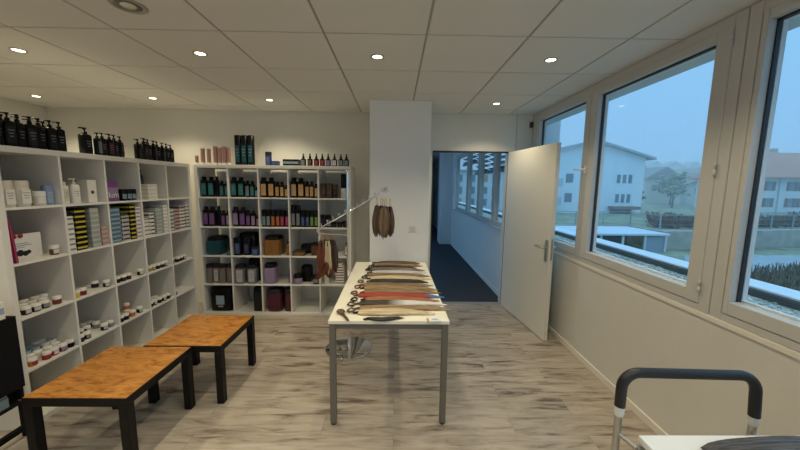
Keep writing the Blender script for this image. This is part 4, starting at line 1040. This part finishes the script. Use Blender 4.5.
# carport
cp = thing('carport', 'low flat-roofed carport with pale posts beyond the lawn', 'carport', (15.4, 24.2, -3.0))
obj('roof', MB().box(-4.2, 4.3, -1.7, 2.6, 1.20, 1.36, bevel=.03), mat('carport_roof', (.62, .68, .74), .5), cp)
obj('rear_wall', MB().box(-4.0, 4.1, 2.3, 2.45, 0, 1.2), mat('carport_back', (.22, .25, .29), .8), cp)
for x in (-4, -2.3, -.6, 1.0, 2.6, 4.1): obj('post', MB().box(x - .06, x + .06, -1.6, -1.48, 0, 1.2), mat('carport_post', (.66, .70, .74), .5), cp)
obj('panel', MB().box(-3.9, -.7, -1.5, -1.45, 0, .55).box(2.7, 4.0, -1.5, -1.45, 0, 1.1), mat('carport_panel', (.30, .36, .42), .6), cp)
# white apartment house
ap = thing('apartment_house', 'large white apartment house with low gabled roof beyond the window', 'building', (24.3, 46, -1.6))
g_ = [(-7.6, 0), (6.5, 0), (6.5, 6.9), (0, 8.7), (-7.6, 6.9)]
obj('wall', MB().prism(g_, -6, 6, 'y'), mat('apartment_white', (.80, .86, .92), .7), ap)
rf = MB()
for s, xe in ((1, 7.4), (-1, -8.4)):
    z_e = 8.7 - abs(xe) * (1.8 / (6.5 if s > 0 else 7.6))
    rf.prism([(0, 8.72), (xe, z_e), (xe, z_e + .25), (0, 8.99)], -6.6, 6.6, 'y')
obj('roof', rf, mat('pale_roof', (.42, .46, .50), .7), ap)
def fwin(parent, x, z, w, h, y, m=M_WIN, shutters=False, axis='y'):
    mb = MB()
    if axis == 'y': mb.box(x - w / 2, x + w / 2, y - .05, y + .05, z, z + h)
    else: mb.box(y - .05, y + .05, x - w / 2, x + w / 2, z, z + h)
    o = obj('window', mb, m, parent)
    if shutters:
        s = MB()
        for q in (-1, 1):
            if axis == 'y': s.box(x + q * (w / 2 + w * .28) - w * .26, x + q * (w / 2 + w * .28) + w * .26, y - .09, y - .02, z, z + h)
            else: s.box(y - .09, y - .02, x + q * (w / 2 + w * .28) - w * .26, x + q * (w / 2 + w * .28) + w * .26, z, z + h)
        obj('shutter', s, M_SHUT, o)
for z in (3.75, 1.35):
    for q in range(3): fwin(ap, 3.35 + q * .72, z, .42, 1.05, -6)
    for x in (-5.6, -2.8, -.4): fwin(ap, x, z, .9, 1.1, -6)
aw = obj('awning', MB().prism([(2.3, .55), (5.6, .55), (5.6, .9), (2.3, .9)], -7.2, -6, 'y'), mat('brown_awning', (.22, .14, .11), .8), ap)
obj('entrance', MB().box(2.6, 5.3, -6.05, -5.98, 0, .55), mat('dark_entrance', (.16, .11, .10), .7), ap)
for z in (2.7, 5.0):
    obj('balcony', MB().box(-6.8, -4.2, -7.2, -6, z - 1.75, z - 1.6).box(-6.8, -4.2, -7.2, -7.1, z - 1.6, z - .75), mat('balcony_blue', (.50, .58, .66), .6), ap)
# house with brown roof
hs = thing('villa_house', 'white house with reddish brown hipped roof and shutters, right window', 'house', (60, 50, -1.6))
obj('wall', MB().box(-8.4, 8, -5, 5, 0, 4.9), M_HWALL, hs)
e, zt, ze = .9, 8.9, 4.75
rv = [(-8.4 - e, -5 - e, ze), (8 + e, -5 - e, ze), (8 + e, 5 + e, ze), (-8.4 - e, 5 + e, ze), (-4.6, 0, zt), (4.6, 0, zt), (-8.4 - e, -5 - e, ze + .2), (8 + e, -5 - e, ze + .2), (8 + e, 5 + e, ze + .2), (-8.4 - e, 5 + e, ze + .2)]
obj('roof', MB().add(rv, [[0, 3, 2, 1], [0, 1, 7, 6], [1, 2, 8, 7], [2, 3, 9, 8], [3, 0, 6, 9], [6, 7, 5, 4], [8, 9, 4, 5], [9, 6, 4], [7, 8, 5]]), M_ROOF, hs)
obj('chimney', MB().box(-1.2, -.5, .4, 1.1, 8.0, 9.6), M_CONC, hs)
for z in (3.05, .75):
    for x in (-7.3, -4.1, -2.4, 1.2, 4.0): fwin(hs, x, z, .75, 1.25, -5, shutters=True)
    for x in (-2.5, 2.3): fwin(hs, x, z, .8, 1.2, -8.4, shutters=True, axis='x')
obj('downpipe', MB().tube([(-6.0, -5.12, 0), (-6.0, -5.12, 4.8)], .08, 8), mat('pipe_grey', (.45, .5, .55)), hs)
# pale building seen from the corridor windows
cbg = thing('office_block', 'pale grey block with ochre panels seen through the corridor windows', 'building', (10.5, 46, -1.6))
obj('wall', MB().box(-5.2, 5.4, -5, 5, 0, 5.0), mat('block_grey', (.66, .70, .74), .7), cbg)
for z in (.7, 2.2, 3.7):
    for x in (-4.2, -2.6, -1, .6, 2.2, 3.8): fwin(cbg, x, z, 1.0, .9, -5, m=M_WIN if (x + z) % 2 > .6 else mat('ochre_panel', (.45, .28, .12), .7))
obj('roof', MB().box(-5.5, 5.7, -5.3, 5.3, 5.0, 5.2), mat('block_roof', (.3, .33, .37), .7), cbg)
# hill
hm_ = MB(); nx, ny = 24, 18; vs_ = []
def hz(x, y): return -2.5 + max(0, y - 60) * .095 - max(0, y - 200) * .06 + .6 * math.sin(x * .05)
for j in range(ny):
    for i in range(nx):
        x = -60 + i * 20; y = 58 + j * 14; vs_.append((x, y, hz(x, y)))
hm_.add(vs_, [[j * nx + i, j * nx + i + 1, (j + 1) * nx + i + 1, (j + 1) * nx + i] for j in range(ny - 1) for i in range(nx - 1)], True)
struct('hill_terrain', hm_, mat('hill_green', (.20, .22, .17), .95, noise=.35, scale=.12))
HP = [(rr * th_, rr * 1.0) for rr, th_ in [(68, .79), (70, .93), (85, .90), (96, .66), (98, .80), (100, .91), (116, .74), (118, .87), (136, .79), (138, .92), (158, .74), (160, .85), (182, .79), (184, .91), (196, .73), (90, 1.12), (118, 1.16), (150, 1.1), (190, 1.05)]]
rnd = random.Random(11)
for k, (x, y) in enumerate(HP):
    wdt, dp, hh = rnd.uniform(6, 9), rnd.uniform(6, 8), rnd.uniform(3.5, 5.5)
    hue = rnd.choice([(.72, .73, .74), (.62, .60, .56), (.50, .52, .55), (.70, .66, .58)]); rc = rnd.choice([(.30, .20, .17), (.26, .24, .24), (.34, .24, .20)])
    t = thing('hill_house', 'distant house on the hillside, %s in order of distance' % (ORD[k] if k < 13 else str(k + 1) + 'th'), 'house', (x, y, hz(x, y) - .4), rnd.uniform(-.3, .3), 'houses on the hillside')
    obj('wall', MB().box(-wdt / 2, wdt / 2, -dp / 2, dp / 2, 0, hh), mat('hill_wall_%d' % (k % 4), hue, .8), t)
    obj('roof', MB().prism([(-wdt / 2 - .5, hh), (wdt / 2 + .5, hh), (0, hh + 2.4)], -dp / 2 - .5, dp / 2 + .5, 'y'), mat('hill_roof_%d' % (k % 3), rc, .8), t)
    for q in (-1, 1): fwin(t, q * wdt * .25, hh * .55, 1.0, 1.2, -dp / 2)
def tree(label, x, y, z, h, w, m, seed, g, leaf=.5):
    rnd = random.Random(seed)
    t = thing('tree', label, 'tree', (x, y, z), 0, g)
    tk = MB().tube([(0, 0, 0), (.1, 0, h * .3), (0, .1, h * .7), (0, 0, h * .95)], [h * .03, h * .022, h * .014, .03], 7); crown = MB()
    for k in range(26):
        a = rnd.uniform(0, 6.28); z0 = h * rnd.uniform(.25, .85); L = w * .5 * rnd.uniform(.5, 1) * (1.15 - z0 / h * .7)
        e_ = Vector((L * math.cos(a), L * math.sin(a), z0 + L * .7))
        tk.tube([(0, 0, z0), e_ * .55 + Vector((0, 0, z0 * .42)), e_], [h * .010, h * .006, .02], 5)
        for q in range(7):
            c = e_ + Vector((rnd.gauss(0, w * .07), rnd.gauss(0, w * .07), rnd.gauss(0, w * .06)))
            crown.ball(c, leaf * rnd.uniform(.4, .9), 3, sc=(1, 1, .6))
    obj('trunk', tk, M_BARK, t); obj('crown', crown, m, t)
    return t
MT1 = mat('pale_lichen_twigs', (.30, .34, .26), .95, noise=.3, scale=2); MT2 = mat('dark_evergreen', (.07, .10, .07), .95, noise=.3, scale=2)
TP = [(46, 53, 5.5, 4.5, MT1), (40, 54, 3.0, 3, MT2), (52.5, 61.0, 5.0, 4.5, MT2)]
TP += [(rr * th_, rr, 5.0, 4.5, MT2 if k_ % 2 else MT1) for k_, (rr, th_) in enumerate([(78, .865), (76, .68), (91, .79), (108, .83), (109, .92), (127, .80), (128, .86), (147, .79), (148, .89), (171, .82), (172, .75), (172, .88)])]
for k, (x, y, h, w, m) in enumerate(TP):
    z = -1.6 if y < 62 else hz(x, y) - .3
    tree('%s tree outside between houses, %s nearest of its cluster' % ('pale bare' if m is MT1 else 'dark evergreen', ORD[k] if k < 13 else str(k + 1) + 'th'), x, y, z, h, w, m, 300 + k, 'trees between the houses')

# thin winter haze hanging over the valley
hzm = bpy.data.materials.new('valley_haze'); hzm.use_nodes = True
hn = hzm.node_tree; hn.nodes.remove(hn.nodes['Principled BSDF'])
hv = hn.nodes.new('ShaderNodeVolumeScatter'); hv.inputs['Density'].default_value = .0065; hv.inputs['Color'].default_value = (1, 1, 1, 1)
hn.links.new(hv.outputs[0], hn.nodes['Material Output'].inputs['Volume'])
struct('valley_haze', MB().box(4.5, 330, 17, 320, -2.9, 15), hzm)
